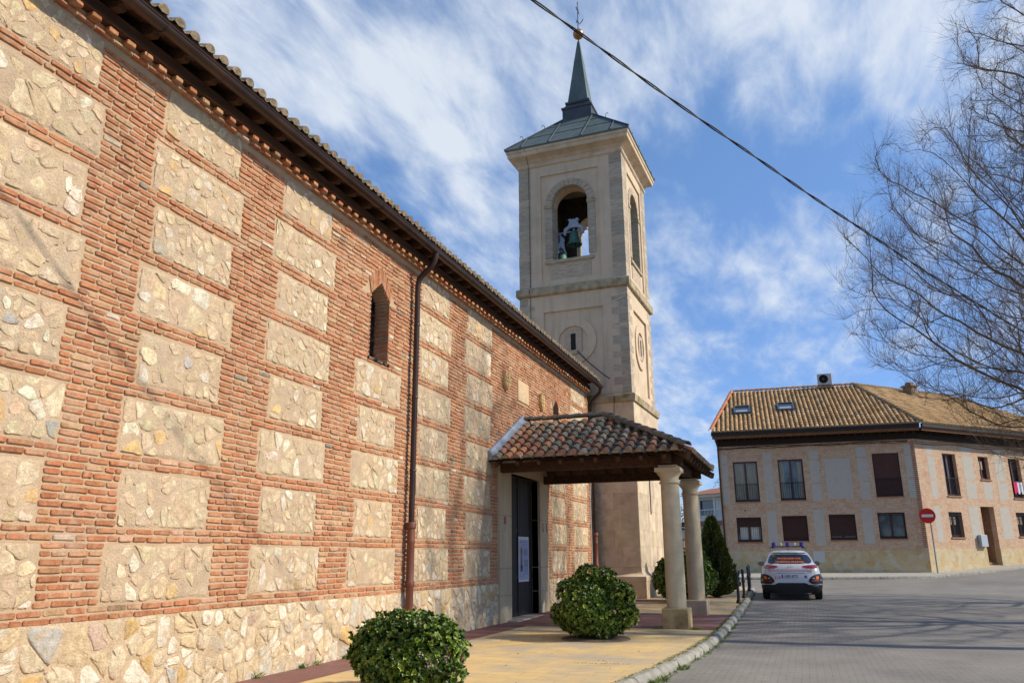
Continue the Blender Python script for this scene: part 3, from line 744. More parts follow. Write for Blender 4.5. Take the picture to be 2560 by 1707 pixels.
for PY, low in ((13.31, 2.13), (27.28, 2.3)):
    dp = MB(); px = X0+.115
    if PY < 20: dp.tube([(GX, PY, GZ-.03), (GX, PY, GZ-.13), (GX-.03, PY, GZ-.24), (GX-.12, PY, GZ-.36), (GX-.25, PY, GZ-.46), (px+.03, PY, GZ-.56), (px, PY, GZ-.70), (px, PY, low)], [.075, .062, .057, .057, .057, .057, .055, .055], 12)
    else: dp.tube([(GX, PY-.1, GZ-.03), (GX-.05, PY, GZ-.2), (px+.04, PY, GZ-.5), (px, PY, GZ-.75), (px, PY, low)], .055, 12)
    for z in (5.9, 4.45, 3.05): dp.lathe(px, PY, [(.06, z), (.064, z+.005), (.064, z+.03), (.06, z+.035)], 12)
    NV(dp, 'downpipe', m_gut, smooth=True, ang=40)
    lw = MB(); lw.lathe(px, PY, [(.07, .0), (.07, low-1.15), (.082, low-1.13), (.09, low-1.10), (.082, low-1.04), (.07, low-1.02), (.07, low-.38), (.08, low-.36), (.08, low-.33), (.072, low-.31), (.072, low-.12), (.092, low-.1), (.096, low-.02), (.085, low)], 16)
    NV(lw, 'iron_downpipe_foot', m_pipelow, smooth=True, ang=40)
# door surround
dj = MB(); JX = X0+.055
for a, b in ((18.1, DY0), (DY1, 22.0)):
    z = 0
    for h in (.62, .62, 1.25, DZ-2.49): dj.bbox(X0-.20, JX, a, b, z+(.0 if z else -.05), z+h-.004, .006); z += h
dj.bbox(X0-.20, JX, 18.1, 22.0, DZ, DZ+.42, .008)
NV(dj, 'door_surround', m_jamb)
dr = MB(); dx = X0-.20; n = 16
for k in range(n):
    a = DY0+.0+(DY1-DY0)*k/n; b = DY0+(DY1-DY0)*(k+1)/n
    dr.box(dx-.06, dx+R.uniform(-.002, .002), a+.003, b-.003, .0, DZ-.02)
dr.box(dx-.09, dx-.05, DY0, DY1, 0, DZ)
dr.box(dx-.02, dx+.025, (DY0+DY1)/2-.05, (DY0+DY1)/2+.05, 0, DZ-.02)
for z in (.0, .95, 2.1, 3.3): dr.box(dx-.02, dx+.012, DY0, DY1, z, z+.12)
do = NV(dr, 'door', m_door)
hd = MB(); hd.tube([(dx+.03, 20.2, 1.15), (dx+.07, 20.2, 1.17), (dx+.07, 20.2, 1.3), (dx+.03, 20.2, 1.32)], .012, 6); h_ = hd.build('handle', m_lead2); h_.parent = do
th = MB(); th.bbox(X0-.25, X0+.32, 18.6, 22.0, -.05, .045, .01); NV(th, 'threshold', mat('pale_step', (.42, .37, .33), (.35, .31, .28), scale=6, rough=.9))
# small wires on the wall corner
cw = MB(); cw.tube([(X0+.03, 27.05, .2), (X0+.03, 27.05, 3.4), (X0+.05, 27.12, 4.2)], .017, 6); NV(cw, 'cable_conduit', mat('grey_conduit', (.45, .45, .45), rough=.5))
# coats of arms and plaque set on the wall
def shield(yc, zc, hw, hh, rot):
    mb = MB(); pr = [(-1, 1), (-.95, .55), (-1.04, .1), (-.92, -.35), (-.6, -.75), (0, -1.05), (.6, -.75), (.92, -.35), (1.04, .1), (.95, .55), (1, 1), (.5, .88), (0, 1), (-.5, .88)]
    P = [(yc+a*hw, zc+b*hh) for a, b in pr]; 
    mb.loft([[(X0-.02, y, z) for y, z in P], [(X0+.07, y, z) for y, z in P], [(X0+.09, yc+(y-yc)*.93, zc+(z-zc)*.93) for y, z in P], [(X0+.078, yc+(y-yc)*.84, zc+(z-zc)*.84) for y, z in P]])
    mb.box(X0+.07, X0+.10, yc-.012, yc+.012, zc-hh*.8, zc+hh*.8); mb.box(X0+.07, X0+.102, yc-hw*.8, yc+hw*.8, zc-.012, zc+.012)
    for sy in (-1, 1):
        for sz in (-1, 1):
            mb.lathe(0, 0, [(.001, 0)], 3) if 0 else None
            a, b = yc+sy*hw*.42, zc+sz*hh*.42
            mb.loft([[(X0+.07+h, a+r_*math.cos(q*.785), b+r_*1.3*math.sin(q*.785)) for q in range(8)] for r_, h in ((hw*.28, 0), (hw*.24, .025), (hw*.1, .035))])
    return mb
mst = mat('carved_ochre_stone', (.60, .43, .20), (.50, .34, .16), scale=8, rough=.9, bump=.5, bscale=60)
tag(shield(18.62, 5.9, .18, .24, 0).build('coat_of_arms', mst, smooth=True, ang=30), 'carved ochre stone shield on the brick wall, left of the blank plaque', 'coat of arms', 'stone shields on the nave wall')
tag(shield(21.6, 5.86, .16, .24, 0).build('coat_of_arms', mst, smooth=True, ang=30), 'carved ochre stone shield between the blank plaque and the far pointed window', 'coat of arms', 'stone shields on the nave wall')
pq = MB(); pq.bbox(X0-.03, X0+.012, plaque[0], plaque[1], plaque[2], plaque[3], .006)
tag(pq.build('stone_plaque', mat('plaque_stone', (.62, .46, .29), (.55, .40, .25), scale=3, stretch=(1, 1, 4), rough=.9, bump=.2, bscale=40)), 'plain smooth rectangular stone plaque between two carved shields', 'plaque')
# poster on the door
ps = thing('poster', 'white paper notice with a brown religious figure pinned on the dark church door', 'poster', (dx+.03, 20.45, 1.45))
pb = MB(); pb.box(0, .008, -.41, .41, -.57, .58); pb.build('sheet', mat('poster_paper', (.62, .63, .66), rough=.6), ps)
pi = MB(); pi.box(.009, .011, -.36, .36, -.52, .50); pi.build('blue_print', mat('poster_blue', (.33, .37, .52), (.40, .44, .58), scale=3, rough=.6), ps)
tx = MB()
def bars(y0, y1, z0, n, dz):
    for k in range(n): tx.box(.012, .0135, y0, y1-R.uniform(0, .12)*(y1-y0), z0-k*dz, z0-k*dz+.008)
bars(-.28, .22, .43, 1, .04); bars(-.12, .2, .36, 1, .04); bars(.0, .3, .29, 1, .03); bars(-.02, .33, .25, 9, .02); bars(.03, .12, .02, 1, .02); bars(-.02, .33, -.02, 10, .02); bars(-.3, -.06, -.26, 3, .025); bars(.02, .3, -.24, 6, .028); bars(-.32, -.2, -.44, 1, .02)
tx.build('lettering', mat('poster_ink', (.10, .12, .22), rough=.6), ps)
fg = MB(); prof = [(.02, .30), (.06, .27), (.085, .22), (.08, .16), (.055, .11), (.06, .05), (.075, 0), (.07, -.07), (.055, -.12), (.07, -.17), (.10, -.21), (.11, -.24)]
fg.prism([(-.20-a, z) for a, z in prof]+[(-.20+a, z) for a, z in reversed(prof)], .012, .0145, 'x'); fg.build('figure', mat('poster_brown', (.12, .08, .05), (.28, .2, .12), scale=22, rough=.6), ps)
# little enamel plates on the jambs
pt = MB(); pt.box(JX, JX+.01, 18.36, 18.5, 2.28, 2.46)
tag(pt.build('number_plate', mat('red_plate', (.34, .12, .09), rough=.6)), 'small faded red plate on the left stone door jamb', 'plate', 'little plates on the door jambs')
pt = MB(); pt.box(JX, JX+.008, 18.37, 18.48, 2.12, 2.24)
tag(pt.build('number_plate', mat('grey_plate', (.36, .38, .42), rough=.6)), 'small grey plate under the red one on the left door jamb', 'plate', 'little plates on the door jambs')
for yy, wd_ in ((21.45, 'left one'), (21.78, 'right one')):
    pt = MB(); pt.box(JX, JX+.01, yy, yy+.05, 2.18, 2.42); pt.box(JX, JX+.01, yy+.05, yy+.10, 2.18, 2.215)
    tag(pt.build('jamb_mark', mat('red_plate')), 'thin reddish mark on the right stone door jamb, the %s of two' % wd_, 'mark', 'marks on the right door jamb')
# ------------------------------------------------------------------ bell tower
TR = -.033; TO = (-5.35, 27.6, 0); TW, TD = 4.3, 4.05
tw = thing('bell_tower', 'square beige stone bell tower with lead pyramid roof and needle spire behind the nave', 'bell tower', TO, TR)
cx, cy, hx, hy = -TW/2, TD/2, TW/2, TD/2
def T(mb, name, m, **k): return mb.build(name, m, tw, **k)
def fx(k):
    if k == 0: return lambda v: (-TW+v[0], v[1], v[2])
    q = TD/TW
    if k == 1: return lambda v: (-v[1], v[0]*q, v[2])
    if k == 2: return lambda v: (-v[0], TD-v[1], v[2])
    return lambda v: (-TW+v[1], TD-v[0]*q, v[2])
pl = MB(); pl.sq(cx, cy, hx, hy, [(.24, -.3), (.25, .3), (.25, .68), (.262, .69), (.262, .84), (.25, .86), (.17, .90), (.10, .97), (.075, 1.05), (.07, 1.15)])
T(pl, 'plinth', mat('plinth_ashlar', (.62, .50, .37), (.50, .39, .28), scale=2, rough=.95, bump=.6, bscale=25, fine=.12, col3=(.30, .22, .15), scale3=1.5, amt3=.6), smooth=True, ang=40)
t3 = MB(); t3.sq(cx, cy, hx, hy, [(.05, 1.0), (.05, 6.9)])
T(t3, 'lower_stage', mat('tower_ashlar', (.56, .45, .33), (.48, .38, .28), scale=1.6, rough=.94, bump=.5, bscale=24, fine=.12, col3=(.30, .23, .16), scale3=1.1, amt3=.6))
# ashlar courses of the lower stage, block by block, on the two seen sides
bl = MB()
for k in (0, 1, 3):
    bl.xf = fx(k); z = 1.16; odd = 0
    for h in (.68, .55, .70, .56, .72, .6, .62, .62, .66):
        x = -.05
        for wd_ in ([.62, 1.05, .9, .95, .88] if odd else [1.0, .8, 1.15, .85, .6]):
            x1 = min(x+wd_, TW+.05)
            if x1-x > .1:
                c = R.uniform(.86, 1.1); e = R.uniform(.0, .006)
                bl.col((.64*c, .525*c*R.uniform(.98, 1.02), .40*c*R.uniform(.95, 1.03)))
                bl.box(x+.003, x1-.003, -.056-e, -.03, z+.003, z+h-.003)
            x = x1
        z += h; odd ^= 1
bl.xf = None
T(bl, 'ashlar_blocks', mat('ashlar_face', (1, 1, 1), (.82, .79, .76), scale=2.2, attr=True, rough=.95, bump=.7, bscale=30, fine=.14, col3=(.36, .27, .19), scale3=1.6, amt3=.5, extra=damp))
bd = MB(); bd.sq(cx, cy, hx, hy, [(.05, 6.86), (.13, 6.9), (.15, 7.12), (.13, 7.17), (.0, 7.22)]); T(bd, 'string_course', m_lichen); bd = MB(); bd.sq(cx, cy, hx, hy, [(0, 11.28), (.10, 11.32), (.12, 11.36), (.12, 11.6), (.10, 11.64), (0, 11.67)])
T(bd, 'string_course', m_lichen)
t2 = MB(); t2.sq(cx, cy, hx-.075, hy-.075, [(0, 7.2), (0, 11.3)])
T(t2, 'middle_stage', m_tplas)
ov = MB()   # raised frames round the sunk panels of the middle and top stages
def frame(mb, z0, z1, px0, px1, pz0, pz1, dep):
    mb.box(0, px0, 0, dep, z0, z1); mb.box(px1, TW, 0, dep, z0, z1); mb.box(px0, px1, 0, dep, z0, pz0) if pz0 > z0+.01 else None; mb.box(px0, px1, 0, dep, pz1, z1)
def ring2d(mb, xc, zc, ra, rb, y0, y1, n=40):
    vs = []; fs = []
    for i in range(n):
        a = 2*math.pi*i/n
        for r_, y in ((ra, y0), (rb, y0), (rb, y1), (ra, y1)): vs.append((xc+r_*math.cos(a), y, zc+r_*math.sin(a)))
    for i in range(n):
        j = (i+1) % n
        for q in range(4): fs.append((i*4+q, i*4+(q+1) % 4, j*4+(q+1) % 4, j*4+q))
    mb.add(vs, fs)
XC = 2.14
for k in range(4):
    ov.xf = fx(k); frame(ov, 7.2, 11.29, .98, 3.34, 7.5, 10.62, .08)
    ring2d(ov, XC, 9.38, .58, .90, .012, .078)
    ov.box(XC-.24, XC+.24, -.01, .031, 8.92, 9.85) if 0 else None
ov.xf = None
T(ov, 'panel_frame', m_tplas)
for k in range(4):
    sl = MB(); sf = MB()
    sl.xf = sf.xf = fx(k); sl.box(XC-.10, XC+.10, .03, .0745, 9.02, 9.66)
    for a, b, c, d in ((XC-.33, XC-.10, 8.86, 9.82), (XC+.10, XC+.33, 8.86, 9.82), (XC-.10, XC+.10, 9.66, 9.82), (XC-.10, XC+.10, 8.86, 9.02)): sf.box(a, b, .018, .0745, c+.002, d-.002)
    T(sl, 'slit_window', m_dark); T(sf, 'slit_frame', mat('slit_stone', (.52, .42, .32), (.42, .33, .24), scale=8, rough=.95, bump=.5, bscale=50))
s3 = MB(); s3.xf = fx(1); s3.box(2.0, 2.12, -.075, -.058, 3.0, 4.4); T(s3, 'slit_window', m_dark)
# belfry stage
AX0, AX1, SI, SP, TZ0, TZ1, TH = XC-.76, XC+.74, 12.72, 15.12, 11.6, 17.1, .75
AC = (AX0+AX1)/2; AR = (AX1-AX0)/2
def archwall(mb, y0, y1, n=14):
    pts = [(AC-AR*math.cos(math.pi*i/n), SP+AR*math.sin(math.pi*i/n)) for i in range(n+1)]
    mb.box(0 if y0 < .2 else TH, AX0, y0, y1, TZ0, TZ1); mb.box(AX1, TW-(0 if y0 < .2 else TH), y0, y1, TZ0, TZ1); mb.box(AX0, AX1, y0, y1, TZ0, SI)
    for i in range(n):
        a, b = pts[i], pts[i+1]; v = [(a[0], a[1]), (b[0], b[1]), (b[0], TZ1), (a[0], TZ1)]
        mb.add([(x, y0, z) for x, z in v]+[(x, y1, z) for x, z in v], [(0, 1, 2, 3), (7, 6, 5, 4), (0, 4, 5, 1), (2, 6, 7, 3)])
    return pts
bf = MB()
for k in (0, 2): bf.xf = fx(k); archwall(bf, .06, TH)
sk = MB()  # near-black inner lining, added so the inside of the belfry looks shaded
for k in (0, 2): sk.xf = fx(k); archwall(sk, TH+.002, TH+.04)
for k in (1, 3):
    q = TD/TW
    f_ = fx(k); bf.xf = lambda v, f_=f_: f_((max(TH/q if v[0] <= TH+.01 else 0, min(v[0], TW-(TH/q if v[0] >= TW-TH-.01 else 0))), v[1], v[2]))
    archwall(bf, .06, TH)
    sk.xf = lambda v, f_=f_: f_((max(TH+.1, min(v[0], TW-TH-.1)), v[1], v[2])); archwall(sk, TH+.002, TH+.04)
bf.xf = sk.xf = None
T(sk, 'belfry_shade_lining', mat('belfry_shade_stone', (.09, .07, .05), (.05, .04, .03), scale=3, rough=.95))
T(bf, 'belfry_wall', m_tplas)
fr = MB(); ar = MB()
for k in range(4):
    fr.xf = ar.xf = fx(k); frame(fr, 11.64, 16.86, .93, 3.35, 11.9, 16.42, .058)
    n = 14
    for i in range(n):
        a0, a1 = math.pi*(i+.03)/n, math.pi*(i+.97)/n; P = []
        for rr in (AR-.015, AR+.26):
            for aa in (a0, a1): P.append((AC-rr*math.cos(aa), SP+rr*math.sin(aa)))
        P = [P[0], P[1], P[3], P[2]]; c = R.uniform(.92, 1.06); ar.col((.54*c, .44*c, .34*c))
        ar.add([(x, .02-R.uniform(0, .008), z) for x, z in P]+[(x, .30, z) for x, z in P], [(0, 1, 2, 3), (7, 6, 5, 4), (0, 4, 5, 1), (2, 6, 7, 3), (1, 5, 6, 2), (3, 7, 4, 0)])
    for (a, b) in ((AX0-.28, AX0+.012), (AX1-.012, AX1+.28)):
        z = SI+.12
        while z < SP-.2:
            h = R.choice([.33, .42, .27]); h = min(h, SP-.16-z)
            if h < .05: break
            c = R.uniform(.85, 1.05); ar.col((.50*c, .42*c, .33*c)); ar.box(a, b, .02, .62, z+.003, z+h-.003); z += h
        im = MB(); im.xf = fx(k); im.bbox(a-.03, b+.03, -.01, .5, SP-.16, SP-.005, .012); T(im, 'impost', m_lichen)
    ar.col((.5, .42, .31)); ar.bbox(AX0-.3, AX1+.2, -.03, .25, SI-.13, SI, .012)
    ar.col((.58, .47, .36)); ar.box(AX0-.05, AX1+.06, .035, .059, SI-.85, SI-.13)
for q in (fr, ar): q.xf = None
T(fr, 'belfry_frame', m_tplas); T(ar, 'arch_surround', m_tq)
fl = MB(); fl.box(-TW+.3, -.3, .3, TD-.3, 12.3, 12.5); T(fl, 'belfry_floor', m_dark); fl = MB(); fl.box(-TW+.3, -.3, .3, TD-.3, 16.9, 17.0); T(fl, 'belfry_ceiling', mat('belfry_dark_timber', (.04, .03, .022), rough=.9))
# rough quoins on the four corners
def quoin(z0, z1, off, wide, narrow, grey):
    z = z0; odd = 0
    while z < z1-.04:
        h = min(R.uniform(.2, .34), z1-z); wq = wide if odd else narrow
        for (sx, sy) in ((-1, -1), (1, -1), (1, 1), (-1, 1)):
            e = off+R.uniform(.002, .012); c = R.uniform(.66, 1.08)
            base = (.54, .465, .37) if R.random() < grey else (.60, .49, .38)
            qn = QN[sx, sy]; qn.col(tuple(q*(.35+.65*c) for q in base))
            xo, yo = cx+sx*(hx+e), cy+sy*(hy+e); xi, yi = cx+sx*(hx-wq), cy+sy*(hy-(wide+narrow-wq if wide != narrow else wq))
            qn.box(min(xo, xi), max(xo, xi), min(yo, cy+sy*(hy-.05)), max(yo, cy+sy*(hy-.05)), z+.002, z+h-.003, .003)
            qn.box(min(xo, cx+sx*(hx-.05)), max(xo, cx+sx*(hx-.05)), min(yo-sy*.002, yi), max(yo-sy*.002, yi), z+.003, z+h-.004, .003)
        z += h; odd ^= 1
for args in ((11.67, 16.84, 0, .50, .50, .75), (7.22, 11.27, 0, .62, .34, .5)):
    QN = {(a, b): MB() for a in (-1, 1) for b in (-1, 1)}; quoin(*args)
    for q in QN.values(): T(q, 'quoin', m_tq)
co = MB(); co.sq(cx, cy, hx, hy, [(-.02, 16.84), (.03, 16.86), (.07, 16.90), (.07, 16.97), (.02, 17.0), (.015, 17.08), (.06, 17.12), (.12, 17.19), (.24, 17.26), (.34, 17.30), (.36, 17.32), (.37, 17.46), (.40, 17.48), (.415, 17.52), (.415, 17.60), (.0, 17.61)])
T(co, 'cornice', mat('cornice_stone', (.62, .50, .37), (.54, .41, .29), scale=2.2, rough=.93, bump=.4, bscale=25, fine=.1, col3=(.34, .25, .16), scale3=1.4, amt3=.6))
rf = MB(); rf.sq(cx, cy, hx, hy, [(.44, 17.59), (.46, 17.62), (.46, 17.65), (-1.54, 19.75)])
T(rf, 'roof', m_lead)
se = MB()
EV, TP = Vector((hx+.46, hy+.46, 17.66)), Vector((hx-1.54, hy-1.54, 19.76))
for k in range(4):
    ax = [Vector((1, 0, 0)), Vector((0, 1, 0)), Vector((-1, 0, 0)), Vector((0, -1, 0))][k]; nn = [Vector((0, -1, 0)), Vector((1, 0, 0)), Vector((0, 1, 0)), Vector((-1, 0, 0))][k]
    ha, hb = (EV.x, TP.x) if k % 2 == 0 else (EV.y, TP.y); na, nb = (EV.y, TP.y) if k % 2 == 0 else (EV.x, TP.x)
    C0 = Vector((cx, cy, 0))
    se.tube([C0+ax*ha+nn*na+Vector((0, 0, 17.68)), C0+ax*hb+nn*nb+Vector((0, 0, 19.78))], .035, 6)
    for s in (-.72, -.26, .26, .72):
        pos = s*ha; tmax = min(1, (ha-abs(pos))/(ha-hb)) if abs(pos) > hb else 1
        a = C0+ax*pos+nn*na+Vector((0, 0, 17.675)); b = C0+ax*pos+nn*(na+(nb-na)*tmax)+Vector((0, 0, 17.675+2.1*tmax)); se.tube([a, b], .028, 5)
    for t in (.36, .7):
        hh = ha+(hb-ha)*t; a = C0-ax*hh+nn*(na+(nb-na)*t)+Vector((0, 0, 17.665+2.1*t)); b = C0+ax*hh+nn*(na+(nb-na)*t)+Vector((0, 0, 17.665+2.1*t)); se.tube([a, b], .010, 4)
T(se, 'lead_seam', m_lead2, smooth=True, ang=40)
spb = MB(); spb.sq(cx, cy, 0, 0, [(.64, 19.5), (.64, 20.12), (.68, 20.14), (.68, 20.22), (.60, 20.25), (.50, 20.42), (.54, 20.45), (.54, 20.54), (.47, 20.58)]); T(spb, 'spire_base', m_lead2)
spi = MB(); spi.sq(cx, cy, 0, 0, [(.455, 20.56), (.44, 20.62), (.31, 21.68), (.315, 21.69), (.305, 21.70), (.19, 22.7), (.195, 22.71), (.185, 22.72), (.055, 23.75), (.05, 23.8)]); T(spi, 'spire', m_lead)
bb = MB(); n = 12; bb.lathe(cx, cy, [(.03, 23.8), (.03, 23.98)]+[(max(.03, .245*math.sin(math.pi*i/n)), 24.22-.245*math.cos(math.pi*i/n)) for i in range(n+1)], 20)
T(bb, 'copper_ball', mat('copper_gilt', (.42, .22, .09), (.30, .15, .07), scale=4, rough=.35, metal=.7), smooth=True)
cr = MB(); ir = mat('wrought_iron', (.03, .03, .032), rough=.6, metal=.5)
cr.tube([(cx, cy, 24.4), (cx, cy, 25.95)], [.022, .012], 6); cr.tube([(cx, cy-.26, 25.45), (cx, cy+.26, 25.45)], .016, 5)
for s in (-1, 1): cr.tube([(cx, cy, 25.62), (cx, cy+s*.12, 25.58), (cx, cy+s*.16, 25.47)], .01, 4)
cr.tube([(cx, cy, 24.9), (cx+.08, cy, 24.72), (cx+.2, cy, 24.86), (cx+.26, cy, 24.98)], [.014, .02, .02, .008], 5); cr.tube([(cx, cy, 24.95), (cx-.06, cy, 24.85), (cx-.08, cy, 25.05)], [.014, .022, .008], 5)
cr.tube([(cx, cy, 25.9), (cx+.03, cy, 25.86), (cx-.02, cy, 25.8)], .014, 4)
T(cr, 'cross', ir)
hk = MB()
for (sx, sy, t) in ((-1, -1, .3), (-1, -1, .66), (1, 1, .35), (1, 1, .68), (1, -1, .6)):
    p = Vector((cx+sx*(EV.x+(TP.x-EV.x)*t), cy+sy*(EV.y+(TP.y-EV.y)*t), 17.66+2.1*t))
    hk.tube([p, p+Vector((0, 0, .16)), p+Vector((sx*.04, 0, .22)), p+Vector((sx*.10, 0, .23)), p+Vector((sx*.12, 0, .17))], .012, 5)
T(hk, 'roof_hook', ir)
lc = MB(); lc.tube([(-TW+.42, -.43, 17.55), (-TW+.45, -.07, 16.95), (-TW+.46, -.03, 14), (-TW+.46, -.03, 11.7), (-TW+.46, -.15, 11.5), (-TW+.46, -.03, 11.2), (-TW+.46, -.03, 8)], .011, 5)
lc.tube([(-2.0, -.02, 8.95), (-1.55, -.05, 8.45), (-.95, -.09, 7.9), (-.72, -.3, 7.72)], .02, 5); lc.tube([(-.62, -.17, 7.1), (-.66, -.1, 6.5), (-.8, -.08, 5.9), (-1.2, -.075, 5.2)], .012, 4)
T(lc, 'cable', m_gut)
# bells
def bell(loc, rz, s, label, tilt=0):
    t = thing('church_bell', label, 'bell', loc, rz, 'bells in the tower arches'); t.scale = (s, s, s)
    b = MB(); b.lathe(0, 0, [(.02, 0), (.13, -.01), (.17, -.06), (.175, -.2), (.20, -.38), (.26, -.52), (.31, -.58), (.305, -.60), (.25, -.56), (.16, -.3), (.1, -.1)], 20); b.build('bell_body', mat('bell_bronze', (.05, .13, .10), (.09, .19, .15), scale=5, rough=.6, metal=.5), t, smooth=True, ang=50)
    y = MB(); my = mat('yoke_metal', (.33, .38, .42), (.26, .30, .34), scale=6, rough=.5, metal=.3)
    y.prism([(-.42, -.12), (-.34, -.12), (-.31, .04), (-.18, .14), (0, .17), (.18, .14), (.31, .04), (.34, -.12), (.42, -.12), (.41, .14), (.22, .26), (.17, .42), (.23, .50), (.14, .56), (.06, .50), (0, .54), (-.06, .50), (-.14, .56), (-.23, .50), (-.17, .42), (-.22, .26), (-.41, .14)], -.05, .05)
    y.build('yoke', my, t); a = MB(); a.tube([(-.9, 0, 0), (.9, 0, 0)], .025, 6); a.tube([(0, 0, .1), (0, 0, -.02)], .04, 6); a.build('axle', my, t)
    c = MB(); c.tube([(0, 0, -.3), (.06, 0, -.62), (.09, 0, -.8)], [.02, .03, .012], 6); c.build('clapper', ir, t); return t
def tloc(x, y, z):
    c, s = math.cos(TR), math.sin(TR); return (TO[0]+c*x-s*y, TO[1]+s*x+c*y, z)
bell(tloc(-TW+AC+.0, .55, 14.05), TR, 1.0, 'green bronze bell under a pale scrolled yoke in the front arch of the tower')
bell(tloc(-.6, TD/2, 13.9), TR+math.pi/2, 1.25, 'bell hanging in the right hand arch of the tower, half hidden by its edge')
bell(tloc(-TW+1.12, TD/2-.1, 13.75), TR+math.pi/2, 1.45, 'big dark bell in the shade at the left inside the tower')
bell(tloc(-TW+AC+.3, TD-.6, 13.4), TR, 1.2, 'bell silhouetted against the sky in the rear arch of the tower')
# ------------------------------------------------------------------ porch
PY0, PY1, PXF, PZE, PRZ, PYC, PRX = 17.45, 22.35, -2.2, 3.72, 4.95, 19.9, -4.6
po = thing('porch', 'tiled entrance porch on two round stone columns in front of the church door', 'porch', (-4.5, PYC, 0))
PI_ = Matrix.Translation((4.5, -PYC, 0))
def P_(mb, name, m, **k): o = mb.build(name, m, **k); o.parent = po; o.matrix_parent_inverse = PI_; return o
for (yy, zb, mp_) in ((18.2, 0, m_pl), (21.7, .056, m_pl2)):
    e = thing('column', None, None)
    e.parent = po; e.matrix_parent_inverse = PI_; e.location = (-2.76, yy, 0)
    a = MB(); a.bbox(-.285, .285, -.285, .285, zb-.1, .42, .02); a.build('plinth', mp_, e)
    s = MB(); s.lathe(0, 0, [(.212, .42), (.215, .6)]+[(.215-.012*((z-.6)/2.5)**2, z) for z in (1.2, 1.9, 2.5, 3.08)]+[(.228, 3.09), (.236, 3.11), (.228, 3.135)], 32); s.build('shaft', m_col, e, smooth=True, ang=30)
    c = MB(); c.lathe(0, 0, [(.21, 3.13), (.205, 3.2), (.215, 3.24), (.25, 3.29), (.28, 3.325), (.285, 3.34)], 32); c.bbox(-.29, .29, -.29, .29, 3.34, 3.44, .01); c.bbox(-.21, .21, -.21, .21, 3.44, 3.50, .006); c.build('capital', m_col, e, smooth=True, ang=30)
bm_ = MB()
for yy in (18.2, 21.7): bm_.box(X0+.0, -2.45, yy-.09, yy+.09, 3.50, 3.72)
bm_.box(-2.86, -2.66, 17.75, 22.1, 3.52, 3.74)
bm_.box(PXF+.0, PXF+.05, PY0+.02, PY1-.02, 3.63, 3.72) if 0 else None
P_(bm_, 'beam', m_wood)
rp = MB()
for k in range(9):
    y = PY0+.25+k*.55
    if y > PYC-.1 and y < PYC+.1: continue
for sgn in (-1, 1):   # common rafters of the two side slopes
    x = -6.7
    while x < -4.55:
        ye = PY0+.04 if sgn < 0 else PY1-.04
        rp.obox((x, ye, PZE-.10), (0, -sgn*(PYC-PY0), PRZ-PZE), .08, .11, 2.7); x += .52
    for k in range(4):
        x = -4.3+k*.52; L = (PXF-x)/(PXF-PRX); ye = PY0+.04 if sgn < 0 else PY1-.04
        rp.obox((x, ye, PZE-.10), (0, -sgn*(PYC-PY0), PRZ-PZE), .08, .11, 2.7*L)
for k in range(9):
    y = PY0+.3+k*.537; L = 1-abs(y-PYC)/(PYC-PY0)
    rp.obox((PXF-.04, y, PZE-.10), (-(PXF-PRX), 0, PRZ-PZE), .08, .11, max(.15, 2.65*L))
rp.obox((PXF, PY0, PZE-.1), (PRX-PXF, PYC-PY0, PRZ-PZE), .1, .14, 3.6); rp.obox((PXF, PY1, PZE-.1), (PRX-PXF, PYC-PY1, PRZ-PZE), .1, .14, 3.6); rp.box(X0, PRX, PYC-.06, PYC+.06, PRZ-.22, PRZ-.05)
P_(rp, 'rafters', m_wood)
dk = MB(); A_, B_, C_, D_, E_, F_ = (X0, PY0, PZE-.03), (PXF, PY0, PZE-.03), (PXF, PY1, PZE-.03), (X0, PY1, PZE-.03), (X0, PYC, PRZ-.03), (PRX, PYC, PRZ-.03)
dk.add([A_, B_, F_, E_], [(0, 1, 2, 3)]); dk.add([B_, C_, F_], [(0, 1, 2)]); dk.add([C_, D_, E_, F_], [(0, 1, 2, 3)])
P_(dk, 'roof_boards', m_wood)
bs = MB(); u_ = .035
dk2 = [(X0, PY0+.03, PZE+.012), (PXF-.03, PY0+.03, PZE+.012), (PXF-.03, PY1-.03, PZE+.012), (X0, PY1-.03, PZE+.012), (X0, PYC, PRZ+.01), (PRX, PYC, PRZ+.01)]
bs.col((.30, .22, .15)); bs.add(dk2, [(0, 1, 5, 4), (1, 2, 5), (2, 3, 4, 5)])
PC = [((.42, .17, .09), 4), ((.32, .15, .09), 4), ((.46, .24, .13), 3), ((.24, .17, .12), 4), ((.20, .19, .155), 4), ((.36, .30, .24), 3)]
def slope_tiles(mb, p0, p1, apexfun, nrm, updir, L_total, pitch, tl_=.36, ra=.092, rb=.074, T_=PC, eavecap=True, seg=6, over=.03, chan=True, th=.012, step=.33):
    p0, p1 = Vector(p0), Vector(p1); al = (p1-p0); n = int(al.length/pitch); al.normalize(); off = (((p1-p0).length)-n*pitch)/2
    for i in range(n+1):
        a = off+i*pitch
        L = apexfun(a)*L_total; k = 0
        while k*step < L-.12:
            mb.col(pick(T_)); ll = min(tl_, L-k*step+.05)
            half_tile(mb, p0+al*(a+R.uniform(-.006, .006))-updir*over+updir*(k*step)+nrm*.03, updir, al, nrm, ll, ra*R.uniform(.97, 1.03), rb, seg=seg, th=th, cap=(k == 0 and eavecap)); k += 1
        if chan and i < n:
            k = 0
            while k*step < L-.2:
                mb.col(pick(T_)); half_tile(mb, p0+al*(a+pitch/2)-updir*over+updir*(k*step)+nrm*.055, updir, al, nrm, tl_, rb*.8, ra*.9, seg=4, inv=True, th=th); k += 1
W1 = PXF-X0; run = PYC-PY0; rise = PRZ-PZE
